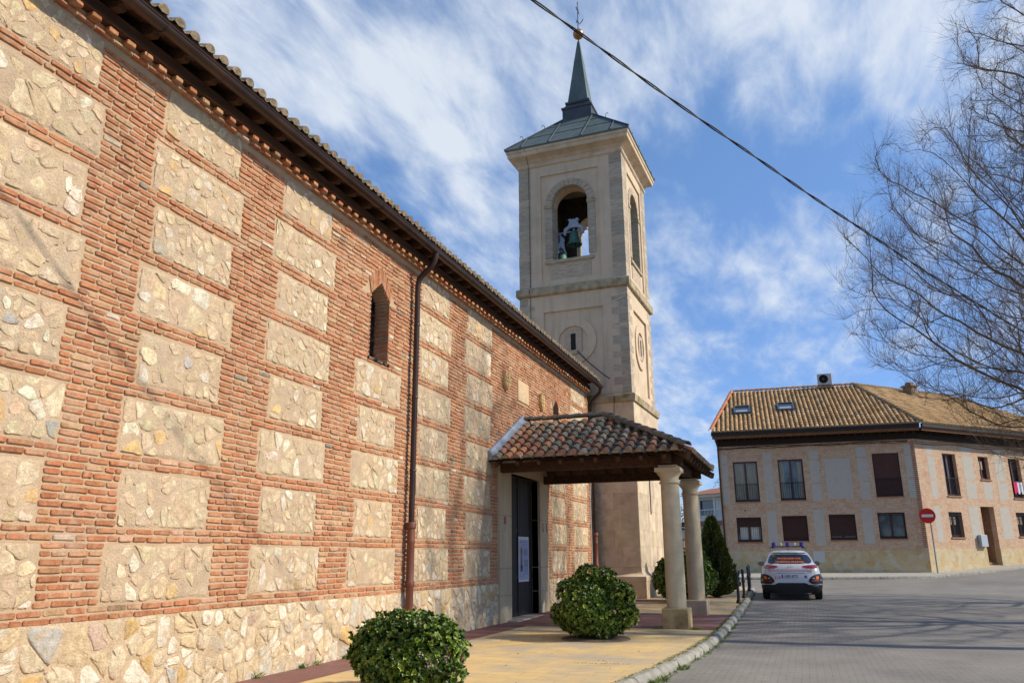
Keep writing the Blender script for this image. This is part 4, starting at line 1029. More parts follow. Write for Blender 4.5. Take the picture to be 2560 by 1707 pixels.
upS = Vector((0, run, rise)).normalized(); nS = Vector((0, -rise, run)).normalized(); LS = math.hypot(run, rise)
slope_tiles(bs, (X0+.16, PY0, PZE), (PXF, PY0, PZE), lambda a: 1 if a+.16 < PRX-X0 else max(0, 1-(a+.16-(PRX-X0))/(PXF-PRX)), nS, upS, LS, .262)
upN = Vector((0, -run, rise)).normalized(); nN = Vector((0, rise, run)).normalized()
slope_tiles(bs, (PXF, PY1, PZE), (X0+.16, PY1, PZE), lambda a: 1 if a > PXF-PRX else a/(PXF-PRX), nN, upN, LS, .262)
upF = Vector((-(PXF-PRX), 0, rise)).normalized(); nF = Vector((rise, 0, PXF-PRX)).normalized()
slope_tiles(bs, (PXF, PY0, PZE), (PXF, PY1, PZE), lambda a: max(0, 1-abs(a-run)/run), nF, upF, math.hypot(PXF-PRX, rise), .262)
RC = [((.20, .18, .15), 4), ((.30, .22, .16), 3), ((.15, .14, .12), 3), ((.38, .33, .27), 2)]
def ridge(mb, a, b, r_=.11, T_=RC, lift=.05, st_=.33):
    a, b = Vector(a), Vector(b); d = (b-a).normalized(); sd2 = d.cross(Vector((0, 0, 1))).normalized(); nn = sd2.cross(d).normalized(); L = (b-a).length; k = 0
    while k*st_ < L-.05:
        mb.col(pick(T_)); half_tile(mb, a+d*(k*st_)+nn*lift+Vector((0, 0, R.uniform(-.008, .008))), d, sd2, nn, st_+.06, r_, r_*.85, seg=7, th=.014); k += 1
ridge(bs, (PXF-.03, PY0+.03, PZE+.06), (PRX, PYC, PRZ+.06)); ridge(bs, (PXF-.03, PY1-.03, PZE+.06), (PRX, PYC, PRZ+.06)); ridge(bs, (PRX, PYC, PRZ+.05), (X0+.1, PYC, PRZ+.05))
P_(bs, 'tile_roof', mat('porch_tile', (1, 1, 1), (.62, .6, .56), scale=12, attr=True, rough=.92, bump=.5, bscale=70, fine=.2, col3=(.13, .13, .10), scale3=6, amt3=.75), smooth=True, ang=50)
zf = MB()
for s, yy in ((1, PY0), (-1, PY1)):
    a = Vector((X0+.09, yy-.03*s, PZE+.03)); b = Vector((X0+.09, PYC, PRZ+.06)); d = (b-a).normalized(); nn = Vector((0, -d.z*s, abs(d.y))); q = []
    for t in (0, 1):
        p = a.lerp(b, t); q += [p+Vector((-.09, 0, .20)), p+Vector((-.04, 0, .19)), p+Vector((.02, 0, .10)), p+Vector((.10, 0, .07)), p+Vector((.16, 0, .03)), p+Vector((.16, 0, -.02)), p+Vector((-.09, 0, -.02))]
    zf.loft([q[:7], q[7:]])
P_(zf, 'zinc_flashing', m_zinc, smooth=True, ang=40)
# ------------------------------------------------------------------ overhead cable
wr = MB(); e = Vector((.54, .84, 0)).normalized(); pts = []; P2 = []
zf_ = lambda t: 7.27-.178*t+.0035*t*t if t > 0 else 7.27-.178*t
for i in range(420):
    t = -16+i*.1; b = Vector((-2.2, 6.8, 0))+e*t+Vector((0, 0, zf_(t)+.006*math.sin(t*2.1))); a = i*.55; nn = Vector((e.y, -e.x, 0))
    pts.append(b+nn*.011*math.cos(a)+Vector((0, 0, .011*math.sin(a)))); P2.append(b-nn*.011*math.cos(a)-Vector((0, 0, .011*math.sin(a))))
wr.tube(pts, .0095, 5); wr.tube(P2, .0095, 5)
tag(wr.build('overhead_cable', mat('black_cable', (.018, .018, .02), rough=.55), smooth=True), 'thick twisted black cable sagging across the sky from upper middle to right', 'cable')
# ------------------------------------------------------------------ far corner building
hb = thing('corner_building', 'two storey brick corner building with ochre tiled roof, grey plaster panels and stone base', 'building', (-4.41, 48.38, .6), .0561)
AW = math.radians(42.6); FL, WL = 10.7, 17.0
def wx(v): c, s = math.cos(AW), math.sin(AW); return (FL+c*v[0]-s*v[1], s*v[0]+c*v[1], v[2])
def H(mb, name, m, par=None, **k): return mb.build(name, m, par or hb, **k)
m_fbrick = mat('thin_beige_brick', (1.08, 1.08, 1.08), rough=.92, scale=9, stretch=(1, 1, 1), col3=(.86, .62, .52), scale3=2.4, amt3=.7, extra=bricktex(1, .26, .052, .011, 'xz', (.62, .45, .31), (.52, .30, .20), (.60, .48, .36), .5, .999, .2), col2=(.82, .80, .78))
m_fbrick2 = m_fbrick
m_gpl = mat('grey_render_panel', (.45, .415, .37), (.41, .375, .335), scale=3, rough=.95, bump=.2, bscale=60, fine=.05)
def crazy(N, L, mp, base, mixc, noise, rng, b):
    v = N.new('ShaderNodeTexVoronoi'); v.feature = 'DISTANCE_TO_EDGE'; L.new(mp.outputs[0], v.inputs[0]); v.inputs['Scale'].default_value = 3.2
    v2 = N.new('ShaderNodeTexVoronoi'); L.new(mp.outputs[0], v2.inputs[0]); v2.inputs['Scale'].default_value = 3.2
    s = N.new('ShaderNodeSeparateColor'); L.new(v2.outputs['Color'], s.inputs[0])
    c1 = mixc(s.outputs[0], (.54, .42, .24), (.46, .34, .18)); c2 = mixc(rng(s.outputs[1], .86, .95), c1, (.50, .30, .12)); c3 = mixc(rng(s.outputs[2], .5, .9), c2, (.52, .45, .33))
    o = mixc(rng(v.outputs['Distance'], .0, .05), (.52, .42, .28), c3); o = mixc(1.0, o, mixc(noise(14, 5, .7), (.75,)*3, (1.2,)*3), 'MULTIPLY')
    return o, rng(v.outputs['Distance'], 0, .04)
m_crazy = mat('crazy_stone_base', (1, 1, 1), rough=.95, bump=.5, bscale=30, extra=crazy)
m_brown = mat('brown_lacquered_frame', (.075, .028, .018), rough=.45, spec=.4)
m_shut = mat('brown_roller_shutter', (.085, .032, .022), (.07, .027, .018), scale=5, rough=.55)
m_curt = mat('net_curtain', (.34, .33, .28), (.20, .20, .175), scale=5, stretch=(6, 6, .3), rough=.9)
m_iron = mat('black_iron', (.02, .02, .022), rough=.5, metal=.3)
def wall_holes(mb, L, z0, z1, holes, y0, y1, x0=0):
    zs = sorted(set([z0, z1]+[h[2] for h in holes if z0 < h[2] < z1]+[h[3] for h in holes if z0 < h[3] < z1]))
    for a, b in zip(zs[:-1], zs[1:]):
        x = x0
        for h in sorted(holes):
            if h[2] <= a+1e-6 and h[3] >= b-1e-6:
                if h[0] > x: mb.box(x, h[0], y0, y1, a, b)
                x = h[1]
        if L > x: mb.box(x, L, y0, y1, a, b)
FH = [(.84, 2.22, 3.95, 6.27, 'french'), (3.37, 4.75, 3.98, 6.31, 'french'), (8.46, 9.85, 4.05, 6.46, 'shutter_rail'), (.80, 2.17, 1.67, 3.06, 'half'), (3.31, 4.68, 1.71, 3.10, 'shut'), (5.83, 7.22, 1.73, 3.13, 'shut9'), (8.37, 9.76, 1.77, 3.18, 'glass')]
WHs = [(2.25, 3.4, 4.12, 6.5, 'dark'), (5.4, 6.3, 5.15, 6.48, 'small'), (8.2, 9.3, 4.14, 6.5, 'laundry'), (2.07, 3.2, 1.84, 3.22, 'bars'), (4.92, 6.12, .30, 3.58, 'door'), (8.1, 9.25, 1.93, 3.3, 'bars'), (11.6, 12.7, 4.15, 6.5, 'dark'), (11.5, 12.6, 1.95, 3.3, 'bars'), (14.2, 15.2, 4.15, 6.5, 'dark')]
m1 = MB(); wall_holes(m1, FL, 1.18, 7.9, FH, 0, .35); H(m1, 'wall', m_fbrick)
m1 = MB(); m1.xf = None; wall_holes(m1, WL, 1.24, 7.9, WHs, 0, .35)
wing = m1.build('side_wall', m_fbrick, hb); wing.location = (FL, 0, 0); wing.rotation_euler = (0, 0, AW)
m1 = MB(); m1.box(-.005, FL+.0, -.015, .33, -1, 1.178); H(m1, 'stone_base', m_crazy)
m1 = MB(); wall_holes(m1, WL, -1, 1.238, [h for h in WHs if h[4] == 'door'], -.015, .33); o = m1.build('stone_base', m_crazy, hb); o.location = (FL, 0, 0); o.rotation_euler = (0, 0, AW)
m1 = MB(); m1.add([(0, 0, -1), (1.7, 9.5, -1), (1.7, 9.5, 7.9), (0, 0, 7.9), (0.02, 0, -1), (1.72, 9.5, -1), (1.72, 9.5, 7.9), (.02, 0, 7.9)], [(0, 1, 2, 3), (7, 6, 5, 4)]); H(m1, 'gable_wall', m_fbrick)
# toothed brick quoin at the corner
m1 = MB(); z = 1.3
while z < 7.1: m1.box(FL-.20, FL+.018, -.022, .1, z, z+.05); z += .11
H(m1, 'corner_toothing', mat('reddish_brick', (.34, .15, .10), (.26, .11, .08), scale=9, rough=.9))
pn = MB()
for a, b, zs in ((.17, .55, ((6.14, 6.68), (4.86, 6.08), (3.78, 4.76))), (2.55, 3.06, ((6.17, 6.75), (4.90, 6.12), (3.84, 4.82))), (5.11, 5.62, ((6.23, 6.8), (4.93, 6.18), (3.88, 4.86))),
                 (5.9, 7.28, ((3.99, 6.26),)), (7.65, 8.17, ((6.29, 6.87), (4.97, 6.24), (3.93, 4.9))), (10.14, 10.5, ((6.35, 6.92), (5.06, 6.27), (3.96, 4.95))), (2.5, 3.04, ((1.47, 3.4),)), (5.02, 5.57, ((1.44, 3.43),)), (7.56, 8.12, ((1.5, 3.48),))):
    for c, d in zs:
        o = MB(); o.box(a, b, -.008, .03, c, d); H(o, 'render_panel', m_gpl)
for a, b, zs in ((.95, 1.5, ((6.4, 6.95), (5.0, 6.3), (4.0, 4.9))), (3.95, 4.85, ((6.6, 6.95), (5.1, 6.45), (4.0, 4.98))), (5.5, 6.25, ((4.0, 4.95),)), (6.85, 7.75, ((6.6, 6.95), (5.1, 6.45), (4.0, 4.98))), (.85, 1.42, ((1.6, 3.53),)), (3.85, 4.72, ((1.75, 3.57),)), (6.65, 7.55, ((1.75, 3.57),)), (9.9, 10.9, ((1.75, 3.57), (4.0, 4.98), (5.1, 6.45)))):
    for c, d in zs:
        o = MB(); o.box(a, b, .03, .06, c, d); o.box(a, b, -.004, .03, c, d) ; p = o.build('render_panel', m_gpl, hb); p.location = (FL, 0, 0); p.rotation_euler = (0, 0, AW)
def window(x0, x1, z0, z1, kind, side=False):
    e = bpy.data.objects.new('window', None); sc.collection.objects.link(e); e.parent = hb; tag(e)
    if side: e.location = (FL, 0, 0); e.rotation_euler = (0, 0, AW)
    W = x1-x0; yd = .17 if not side else .24
    def sub(mb, name, m): return mb.build(name, m, e)
    f = MB(); t = .075
    f.box(x0, x0+t, yd-.04, yd+.06, z0, z1); f.box(x1-t, x1, yd-.04, yd+.06, z0, z1); f.box(x0+t, x1-t, yd-.04, yd+.06, z1-t, z1); f.box(x0+t, x1-t, yd-.04, yd+.06, z0, z0+t*1.6)
    if kind not in ('door', 'shut'): f.box((x0+x1)/2-.05, (x0+x1)/2+.05, yd-.035, yd+.05, z0+t, z1-t)
    sub(f, 'frame', m_brown if not side else m_brown)
    g = MB(); g.box(x0+t, x1-t, yd+.03, yd+.04, z0+t, z1-t); sub(g, 'pane', mat('blue_reflecting_glass', (.11, .15, .18), (.05, .065, .075), scale=1.1, rough=.05, spec=1.0) if kind in ('french', 'glass') else m_glass)
    if not side:
        s = MB(); s.box(x0-.02, x1+.02, -.05, yd, z0-.06, z0-.002); sub(s, 'sill', mat('terracotta_sill', (.32, .16, .10), rough=.85))
    else:
        s = MB(); s.box(x0-.04, x1+.04, -.06, yd, z0-.07, z0-.002); sub(s, 'sill', mat('terracotta_sill')) if kind != 'door' else None
    c = MB()
    if kind == 'french':
        c.box(x0+.1, x0+W*.46, yd+.022, yd+.029, z0+.14, z1-.16); c.box(x0+W*.54, x1-.1, yd+.022, yd+.029, z0+.14, z1-.16); sub(c, 'curtain', m_curt) if x0 < 2 else None
        if x0 > 2: 
            for a, b in ((x0+.1, x0+.30), (x1-.32, x1-.1)): c = MB(); c.box(a, b, yd+.022, yd+.029, z0+.14, z1-.16); sub(c, 'curtain', m_curt)
    if kind in ('shut', 'shut9', 'shutter_rail'):
        z = z0+.06 if kind == 'shut' else (z0+.22 if kind == 'shut9' else z0+.06); c = MB()
        while z < z1-.02: c.box(x0+.05, x1-.05, yd-.075+.0, yd-.045, z+.004, min(z+.048, z1)); z += .05
        sub(c, 'shutter', m_shut)
    if kind == 'half':
        c = MB(); z = z0+.85
        while z < z1-.02: c.box(x0+.05, x1-.05, yd-.075, yd-.045, z+.004, min(z+.048, z1)); z += .05
        sub(c, 'shutter', m_shut); c = MB(); c.box(x0+.18, x0+W*.44, yd+.022, yd+.029, z0+.14, z0+.84); c.box(x0+W*.56, x1-.18, yd+.022, yd+.029, z0+.14, z0+.84); sub(c, 'curtain', mat('white_curtain', (.72, .72, .68), (.55, .55, .52), scale=4, stretch=(9, 9, .3)))
    if kind in ('small', 'bars') and side:
        c = MB(); c.box(x0+.08, x0+W*.72, yd-.02, yd+.0, z0+(z1-z0)*(.45 if kind == 'small' else .5), z1-.25); sub(c, 'shutter', mat('beige_blind', (.42, .33, .27), rough=.8))
    if kind in ('french', 'shutter_rail') or (side and kind in ('dark', 'laundry')):
        c = MB(); n = 11 if not side else 9; zt = z0+.98; yr = .03
        for k in range(n+1): x = x0+.03+(W-.06)*k/n; c.box(x-.009, x+.009, yr-.009, yr+.009, z0+.06, zt)
        c.box(x0, x1, yr-.014, yr+.014, zt, zt+.03); c.box(x0, x1, yr-.012, yr+.012, z0+.05, z0+.075); sub(c, 'railing', m_iron)
    if kind in ('half', 'shut', 'shut9', 'glass', 'bars'):
        c = MB(); n = 12
        for k in range(n+1): x = x0+.03+(W-.06)*k/n; c.box(x-.008, x+.008, .02, .036, z0+.02, z1-.02)
        c.box(x0, x1, .016, .04, z0+.12, z0+.14); c.box(x0, x1, .016, .04, z1-.16, z1-.14); sub(c, 'bars', m_iron)
    if kind == 'laundry':
        c = MB()
        for k, cc in enumerate(((.55, .03, .10), (.55, .03, .10), (.6, .6, .65), (.2, .25, .4), (.62, .62, .65))): 
            c.col(cc); a = x0+.15+k*.17; c.box(a, a+.15, -.03, .0, z0+.25+.1*(k % 2), z0+.95)
        sub(c, 'laundry', mat('laundry_cloth', attr=True, rough=.9))
for h in FH: window(*h)
for h in WHs:
    if h[4] == 'door':
        c = MB(); c.box(h[0], h[1], .9, .95, h[2], h[3]); c.box(h[0]-.02, h[0], .3, .95, h[2], h[3]); c.box(h[1], h[1]+.02, .3, .95, h[2], h[3]); c.box(h[0], h[1], .3, .95, h[3], h[3]+.02)
        for k in range(3): c.box(h[0], h[1], .05+k*.28, .95, h[2]-.1+.14*k, h[2]+.04+.14*k)
        o = c.build('doorway', mat('doorway_brick', (.30, .19, .12), (.22, .13, .08), scale=6, rough=.9), hb); o.location = (FL, 0, 0); o.rotation_euler = (0, 0, AW)
    else: window(*h, side=True)
ub = MB(); ub.bbox(4.8, 5.42, -.03, .02, .52, 1.15, .01); H(ub, 'meter_box', mat('grey_meter_box', (.47, .47, .44), rough=.6)); ub = MB(); ub.box(1.30, 1.37, -.02, .0, 3.42, 3.49); H(ub, 'vent', m_dark)
mbx = MB(); mbx.bbox(4.25, 4.82, -.22, -.02, 1.33, 1.98, .015); o = mbx.build('mail_box', mat('grey_steel_box', (.40, .43, .44), rough=.45, metal=.3), hb); o.location = (FL, 0, 0); o.rotation_euler = (0, 0, AW)
# eaves
def eave(L, name_rot):
    e = MB(); e.box(-.0, L, -.10, .34, 7.20, 7.62); x = .3  # dark band on the wall top stands in for shade behind the rafters
    while x < L-.2: e.box(x, x+.09, -.66, -.1, 7.50, 7.66); x += .43
    e.box(-.1, L, -.72, .3, 7.66, 7.72)
    q = [H(e, 'eave_timber_and_shade', mat('shade_dark_timber', (.022, .014, .011), rough=.8))]
    f = MB(); f.box(-.2, L, -.77, -.72, 7.56, 7.76); q.append(H(f, 'fascia_board', mat('orange_brown_board', (.22, .09, .035), (.15, .065, .03), scale=4, rough=.7)))
    g_ = MB(); g_.box(-.25, L, -.90, -.775, 7.74, 7.93); q.append(H(g_, 'gutter', mat('black_gutter', (.018, .016, .015), rough=.6)))
    if name_rot:
        for o in q: o.location = (FL, 0, 0); o.rotation_euler = (0, 0, AW)
eave(FL+.25, False); eave(WL, True)
# roof surfaces with barrel tiles
OV = .9; RZ0 = 7.93; RY = 6.0; RZ1 = 11.6; tn = (RZ1-RZ0)/(RY+OV)
# eave corner = intersection of the two eave lines, found in the frame of the front
c_, s_ = math.cos(AW), math.sin(AW)
# wing line point: (FL + c*x + s*OV, s*x - c*OV) ; want y=-OV
xx = (-OV+c_*OV)/s_; EC = (FL+c_*xx+s_*OV, -OV); RE = (8.7, RY)
RTC = [((.57, .37, .18), 5), ((.49, .30, .145), 4), ((.59, .42, .24), 2), ((.42, .25, .11), 2), ((.34, .24, .13), 1)]
rfm = MB(); upR = Vector((0, 1, tn)).normalized(); nR = Vector((0, -tn, 1)).normalized(); LR = math.hypot(RY+OV, RZ1-RZ0)
def front_len(a):
    x = -.25+a
    if x < 1.05: return (x+.25)/1.3*1.0
    if x > RE[0]: return max(0, 1-(x-RE[0])/(EC[0]-RE[0]))
    return 1
skyl = [(1.12, 2.12, .46), (3.74, 4.72, .485)]
rfm.col((.36, .24, .12)); rfm.add([(-.25, -OV, RZ0), (EC[0], -OV, RZ0), (RE[0], RY, RZ1), (1.05, RY, RZ1)], [(0, 1, 2, 3)])
slope_tiles(rfm, (-.2, -OV, RZ0), (EC[0], -OV, RZ0), front_len, nR, upR, LR, .262, T_=RTC, seg=5, chan=False, ra=.10, rb=.085, tl_=.47, step=.43)
rfm.mi = 0; ridge(rfm, (EC[0], -OV, RZ0+.05), (RE[0], RY, RZ1+.05), .12, [((.34, .25, .14), 1), ((.28, .2, .12), 1)]); ridge(rfm, (1.0, RY, RZ1+.03), (RE[0], RY, RZ1+.03), .12, [((.50, .27, .14), 1), ((.42, .24, .14), 1)])
ridge(rfm, (-.28, -OV, RZ0+.06), (1.05, RY, RZ1+.06), .11, [((.60, .24, .11), 1), ((.52, .2, .1), 1)])
m_ftile = mat('ochre_roof_tile', (1, 1, 1), (.78, .74, .7), scale=9, attr=True, rough=.9, bump=.3, bscale=40, fine=.1, col3=(.20, .15, .09), scale3=1.2, amt3=.35)
H(rfm, 'roof', m_ftile, smooth=True, ang=50)
rw = MB(); xs0 = (EC[0]-FL)*c_+(EC[1])*s_; rx0 = (RE[0]-FL)*c_+RE[1]*s_; ry = -(RE[0]-FL)*s_+RE[1]*c_; tw_ = (RZ1-RZ0)/(ry+OV)
upW = Vector((0, 1, tw_)).normalized(); nW = Vector((0, -tw_, 1)).normalized(); LWt = math.hypot(ry+OV, RZ1-RZ0)
rw.col((.36, .24, .12)); rw.add([(xs0, -OV, RZ0), (WL, -OV, RZ0), (WL-4.5, ry, RZ1), (rx0, ry, RZ1)], [(0, 1, 2, 3)])
slope_tiles(rw, (xs0, -OV, RZ0), (WL, -OV, RZ0), lambda a: min(1, a/(rx0-xs0)) if xs0+a < WL-4.5 else max(0, (WL-xs0-a)/4.5), nW, upW, LWt, .262, T_=RTC, seg=4, chan=False, ra=.10, rb=.085, tl_=.47, step=.43)
ridge(rw, (rx0, ry, RZ1+.03), (WL-4.5, ry, RZ1+.03), .12, [((.45, .3, .17), 1)])
o = rw.build('roof', m_ftile, hb, smooth=True); o.location = (FL, 0, 0); o.rotation_euler = (0, 0, AW)
back = MB(); back.add([(1.05, RY, RZ1), (RE[0], RY, RZ1), (RE[0]+1, 13, RZ0), (2.2, 13, RZ0)], [(0, 1, 2, 3)]); H(back, 'back_roof', m_ftile)
for a, b, t in skyl:
    e = bpy.data.objects.new('skylight', None); sc.collection.objects.link(e); e.parent = hb
    yc = -OV+(RY+OV)*t; zc = RZ0+(RZ1-RZ0)*t; e.location = ((a+b)/2, yc, zc); e.rotation_euler = (math.atan(tn), 0, 0); w2 = (b-a)/2
    f = MB(); f.box(-w2, w2, -.68, -.58, .05, .22); f.box(-w2, w2, .58, .68, .05, .22); f.box(-w2, -w2+.09, -.58, .58, .05, .22); f.box(w2-.09, w2, -.58, .58, .05, .22); f.build('frame', mat('grey_skylight_frame', (.10, .12, .13), rough=.4, metal=.5), e)
    g2 = MB(); g2.box(-w2+.09, w2-.09, -.58, .58, .14, .16); g2.build('pane', m_glass, e); g2 = MB(); g2.box(-w2+.12, w2-.12, -.54, -.05, .165, .17); g2.build('blind', mat('pale_blind', (.26, .28, .31), rough=.6), e)
    g2 = MB(); g2.box(-w2-.12, w2+.12, -.88, -.68, .04, .12); g2.build('lead_apron', m_lead2, e)
dpp = MB(); dpp.tube([(-.1, -.6, 7.75), (.05, -.12, 7.2), (.05, -.07, 6.9), (.08, -.07, 1.4)], .05, 8); H(dpp, 'downpipe', m_brown, smooth=True)
dpp = MB(); dpp.tube([(.08, -.07, 1.4), (.08, -.07, -.5)], .062, 8); H(dpp, 'downpipe_foot', mat('green_black_pipe', (.035, .05, .045), rough=.6), smooth=True)
cbm = MB()
for k in range(3):
    pts = [(x, -.06-.02*k, 7.10-.03*k-.05*math.sin(x*(1.3+.3*k)+k)) for x in [q*.4 for q in range(0, 27)]]; cbm.tube(pts, .014, 4)
H(cbm, 'facade_cable', m_iron); cbm = MB(); pts = [(q*.5, -.06, 6.98-.06*math.sin(q*.7)) for q in range(0, 33)]; cbm.tube(pts, .018, 4); cbm.tube([(p[0], p[1], p[2]+.12) for p in pts], .012, 4)
o = cbm.build('facade_cable', m_iron, hb); o.location = (FL, 0, 0); o.rotation_euler = (0, 0, AW)
# chimney on the wing roof
ch = MB(); ch.box(6.6, 7.2, ry-1.2, ry-.6, 9.6, 11.7); ch.box(6.5, 7.3, ry-1.3, ry-.5, 11.7, 11.8); ch.box(6.7, 7.1, ry-1.1, ry-.7, 11.8, 12.0); o = ch.build('chimney', mat('brown_render', (.24, .18, .12), (.18, .13, .09), scale=5), hb); o.location = (FL, 0, 0); o.rotation_euler = (0, 0, AW)
# air conditioner standing on the ridge
def hw(x, y, z): a = .0561; return (-4.41+math.cos(a)*x-math.sin(a)*y, 48.38+math.sin(a)*x+math.cos(a)*y, .6+z)
ac = thing('air_conditioner', 'grey air conditioner unit with round fan standing on the roof ridge', 'air conditioner', hw(6.98, 5.6, 11.55), .0561)
b = MB(); b.bbox(-.44, .44, -.17, .17, .12, .86, .02); b.build('casing', mat('ac_grey', (.46, .45, .41), (.42, .41, .37), scale=5, rough=.5), ac)
b = MB(); b.xf = lambda v: (v[0], v[2], v[1]); b.lathe(-.08, .50, [(.28, -.20), (.28, -.171), (.27, -.171), (.27, -.2)], 24); b.build('fan_ring', m_iron, ac, smooth=True, ang=30)
b = MB(); b.xf = lambda v: (v[0], v[2], v[1]); b.lathe(-.08, .50, [(.265, -.178), (.265, -.172)], 24); b.build('fan_opening', m_dark, ac)
b = MB(); b.xf = lambda v: (v[0], v[2], v[1]); b.lathe(-.08, .50, [(.055, -.2), (.05, -.18)], 12); 
for k in range(5): a = k*1.256; b.obox((-.08, .50, -.186), (math.cos(a), math.sin(a), 0), .09, .006, .24, (0, 0, 1))
b.build('fan', mat('fan_grey', (.25, .25, .25), rough=.5), ac)
b = MB(); b.box(-.5, .5, -.25, .25, -.1, .0); b.box(-.4, -.3, -.2, .2, 0, .12); b.box(.3, .4, -.2, .2, 0, .12); b.build('bracket', mat('weathered_board', (.25, .2, .15), rough=.9), ac)
# far kerb and pavement
def zfar(x, y): 
    return zr(x, y)+.13
fk = [(-40, 41.2), (-20, 42.6), (.7, 44.5), (4.0, 45.4), (5.2, 46.0), (7.98, 48.07), (11.0, 50.9), (24, 64)]
fkd = []
for i in range(len(fk)-1):
    for k in range(8): t = k/8; fkd.append((fk[i][0]+(fk[i+1][0]-fk[i][0])*t, fk[i][1]+(fk[i+1][1]-fk[i][1])*t))
kerb('kerb', fkd, lambda x, y: zr(x, y)+.14, zr, .16)
fp = MB(); vs = []; fs = []
Wc = lambda s: (6.27+.717*s, 48.98+.697*s)
inner = []
for (x, y) in fkd:
    if x < 5.6: q = (x, 48.4+.0561*(x+4.41)+(0 if x > -4.4 else 0)); 
    else: t = max(0, (x-5.6)); s = t*1.36; q = Wc(s)
    inner.append(q)
for i, ((x, y), q) in enumerate(zip(fkd, inner)):
    zk = zr(x, y)+.135; zi = .6 if q[0] < 6.3 else .6+.0495*math.hypot(q[0]-6.27, q[1]-48.98)
    for t in (0, .5, 1): vs.append((x+(q[0]-x)*t, y+(q[1]+.3-y)*t, zk+(zi-zk)*t))
    if i: 
        for k in range(2): fs.append(((i-1)*3+k, i*3+k, i*3+k+1, (i-1)*3+k+1))
fp.add(vs, fs); tag(fp.build('pavement', mat('far_pavement', (.42, .39, .35), (.34, .32, .29), scale=2, rough=.9, fine=.1, bump=.2, bscale=30)), kind='structure')
# no entry sign
sg = thing('no_entry_sign', 'round red no entry sign with white bar on a grey pole at the building corner', 'sign', (6.48, 48.35, .56))
b = MB(); b.tube([(0, 0, 0), (0, 0, 3.1)], .035, 8); b.build('pole', mat('grey_green_pole', (.22, .26, .26), rough=.5, metal=.4), sg)
b = MB(); b.xf = lambda v: (v[0], v[2], v[1]); b.lathe(-.12, 2.98, [(.40, -.06), (.40, -.045), (.385, -.04)], 32); b.build('disc', mat('sign_red', (.55, .02, .012), rough=.4), sg)
b = MB(); b.box(-.40, .16, -.068, -.062, 2.91, 3.05); b.build('bar', mat('sign_white', (.62, .62, .62), rough=.4), sg)
# garden wall left of the building, trees and white house behind
gw = MB(); gw.box(-19, -7.6, 51.2, 51.4, -.4, 2.95); gw.box(-19, -7.6, 51.15, 51.45, 2.95, 3.02); tag(gw.build('garden_wall', mat('cream_wall', (.62, .55, .42), (.55, .48, .37), scale=1.5, rough=.9)), 'long low cream rendered wall beyond the street left of the corner building', 'wall')
gw = MB(); gw.box(-7.55, -4.4, 49.4, 49.6, -.4, 2.95); gw.box(-7.55, -4.4, 49.36, 49.64, 2.95, 3.02); tag(gw.build('garden_wall', mat('grey_wall', (.50, .50, .50), rough=.9)), 'short pale grey wall joining the corner building behind the cypress', 'wall')
wh = thing('white_house', 'white house with glazed balcony and terracotta roof behind the trees, left of the corner building', 'house', (-9, 72, 1.0), -.55)
m_white = mat('white_render', (.78, .77, .74), rough=.8)
b = MB(); wall_holes(b, 9, 0, 5.5, [(.5, 2.2, 3.9, 5.2), (3.1, 4.4, 3.9, 5.2), (6, 7, 3.9, 5.2)], 0, 7); b.box(-.2, 9.2, -.9, 0, 3.4, 3.62); b.build('wall', m_white, wh)
for a, c in ((.5, 2.2), (3.1, 4.4), (6, 7)): b = MB(); b.box(a, c, .3, .32, 3.9, 5.2); b.build('pane', m_glass, wh)
b = MB(); 
for x in (-.15, 1.4, 3, 4.6, 6.2, 9.1): b.box(x-.05, x+.05, -.88, -.78, 3.62, 5.4)
for k in range(60): b.box(-.15+k*.155, -.13+k*.155, -.86, -.84, 3.62, 4.3)
b.box(-.2, 9.2, -.88, -.82, 4.3, 4.36); b.box(-.3, 9.3, -1, .1, 5.4, 5.62); b.build('balcony', m_white, wh)
b = MB(); b.prism([(-1.3, 5.62), (3.5, 6.5), (8.3, 5.62)], -.5, 9.5, 'x'); b.box(-.5, 9.5, -2.4, -.9, 3.0, 3.3); b.build('roof', mat('red_roof', (.36, .15, .09), (.28, .12, .08), scale=6, rough=.9), wh)
an = MB(); an.tube([(4.2, 2, 6), (4.2, 2, 9.6)], .03, 5); an.tube([(3.3, 2, 9.4), (5.1, 2, 9.4)], .02, 4)
for k in range(6): an.tube([(3.4+k*.3, 1.6, 9.4), (3.4+k*.3, 2.4, 9.4)], .014, 4)
an.build('antenna', m_iron, wh)

# ------------------------------------------------------------------ bollards
def bollard(): 
    e = thing('bollard', 'x', 'bollard', group='black iron bollards by the kerb')
    b = MB(); b.lathe(0, 0, [(.085, 0), (.085, .03), (.07, .05), (.06, .09), (.048, .12), (.043, .16), (.043, .50), (.058, .51), (.062, .54), (.058, .57), (.043, .58), (.04, .78), (.052, .79), (.056, .82), (.05, .84)], 16); b.build('post', mat('bollard_iron', (.03, .035, .045), rough=.4, metal=.4), e, smooth=True, ang=35)
    b = MB(); b.lathe(0, 0, [(.04, .84), (.05, .87), (.045, .90), (.025, .925), (.005, .93)], 14); b.build('finial', mat('bollard_iron'), e, smooth=True, ang=35); return e
b0 = bollard()
BL = [((-2.05, 25.9), 'first black bollard, nearest the camera and farthest left in the row'), ((-2.05, 28.3), 'second black bollard of the row from the camera'), ((-2.14, 32.2), 'third black bollard, paired with the last one at the end of the row'), ((-2.22, 34.3), 'last black bollard, nearest the end of the kerb')]
for i, ((x, y), lb) in enumerate(BL):
    o = b0 if i == 0 else copy_tree(b0); o.location = (x, y, zp(y)); o['label'] = lb
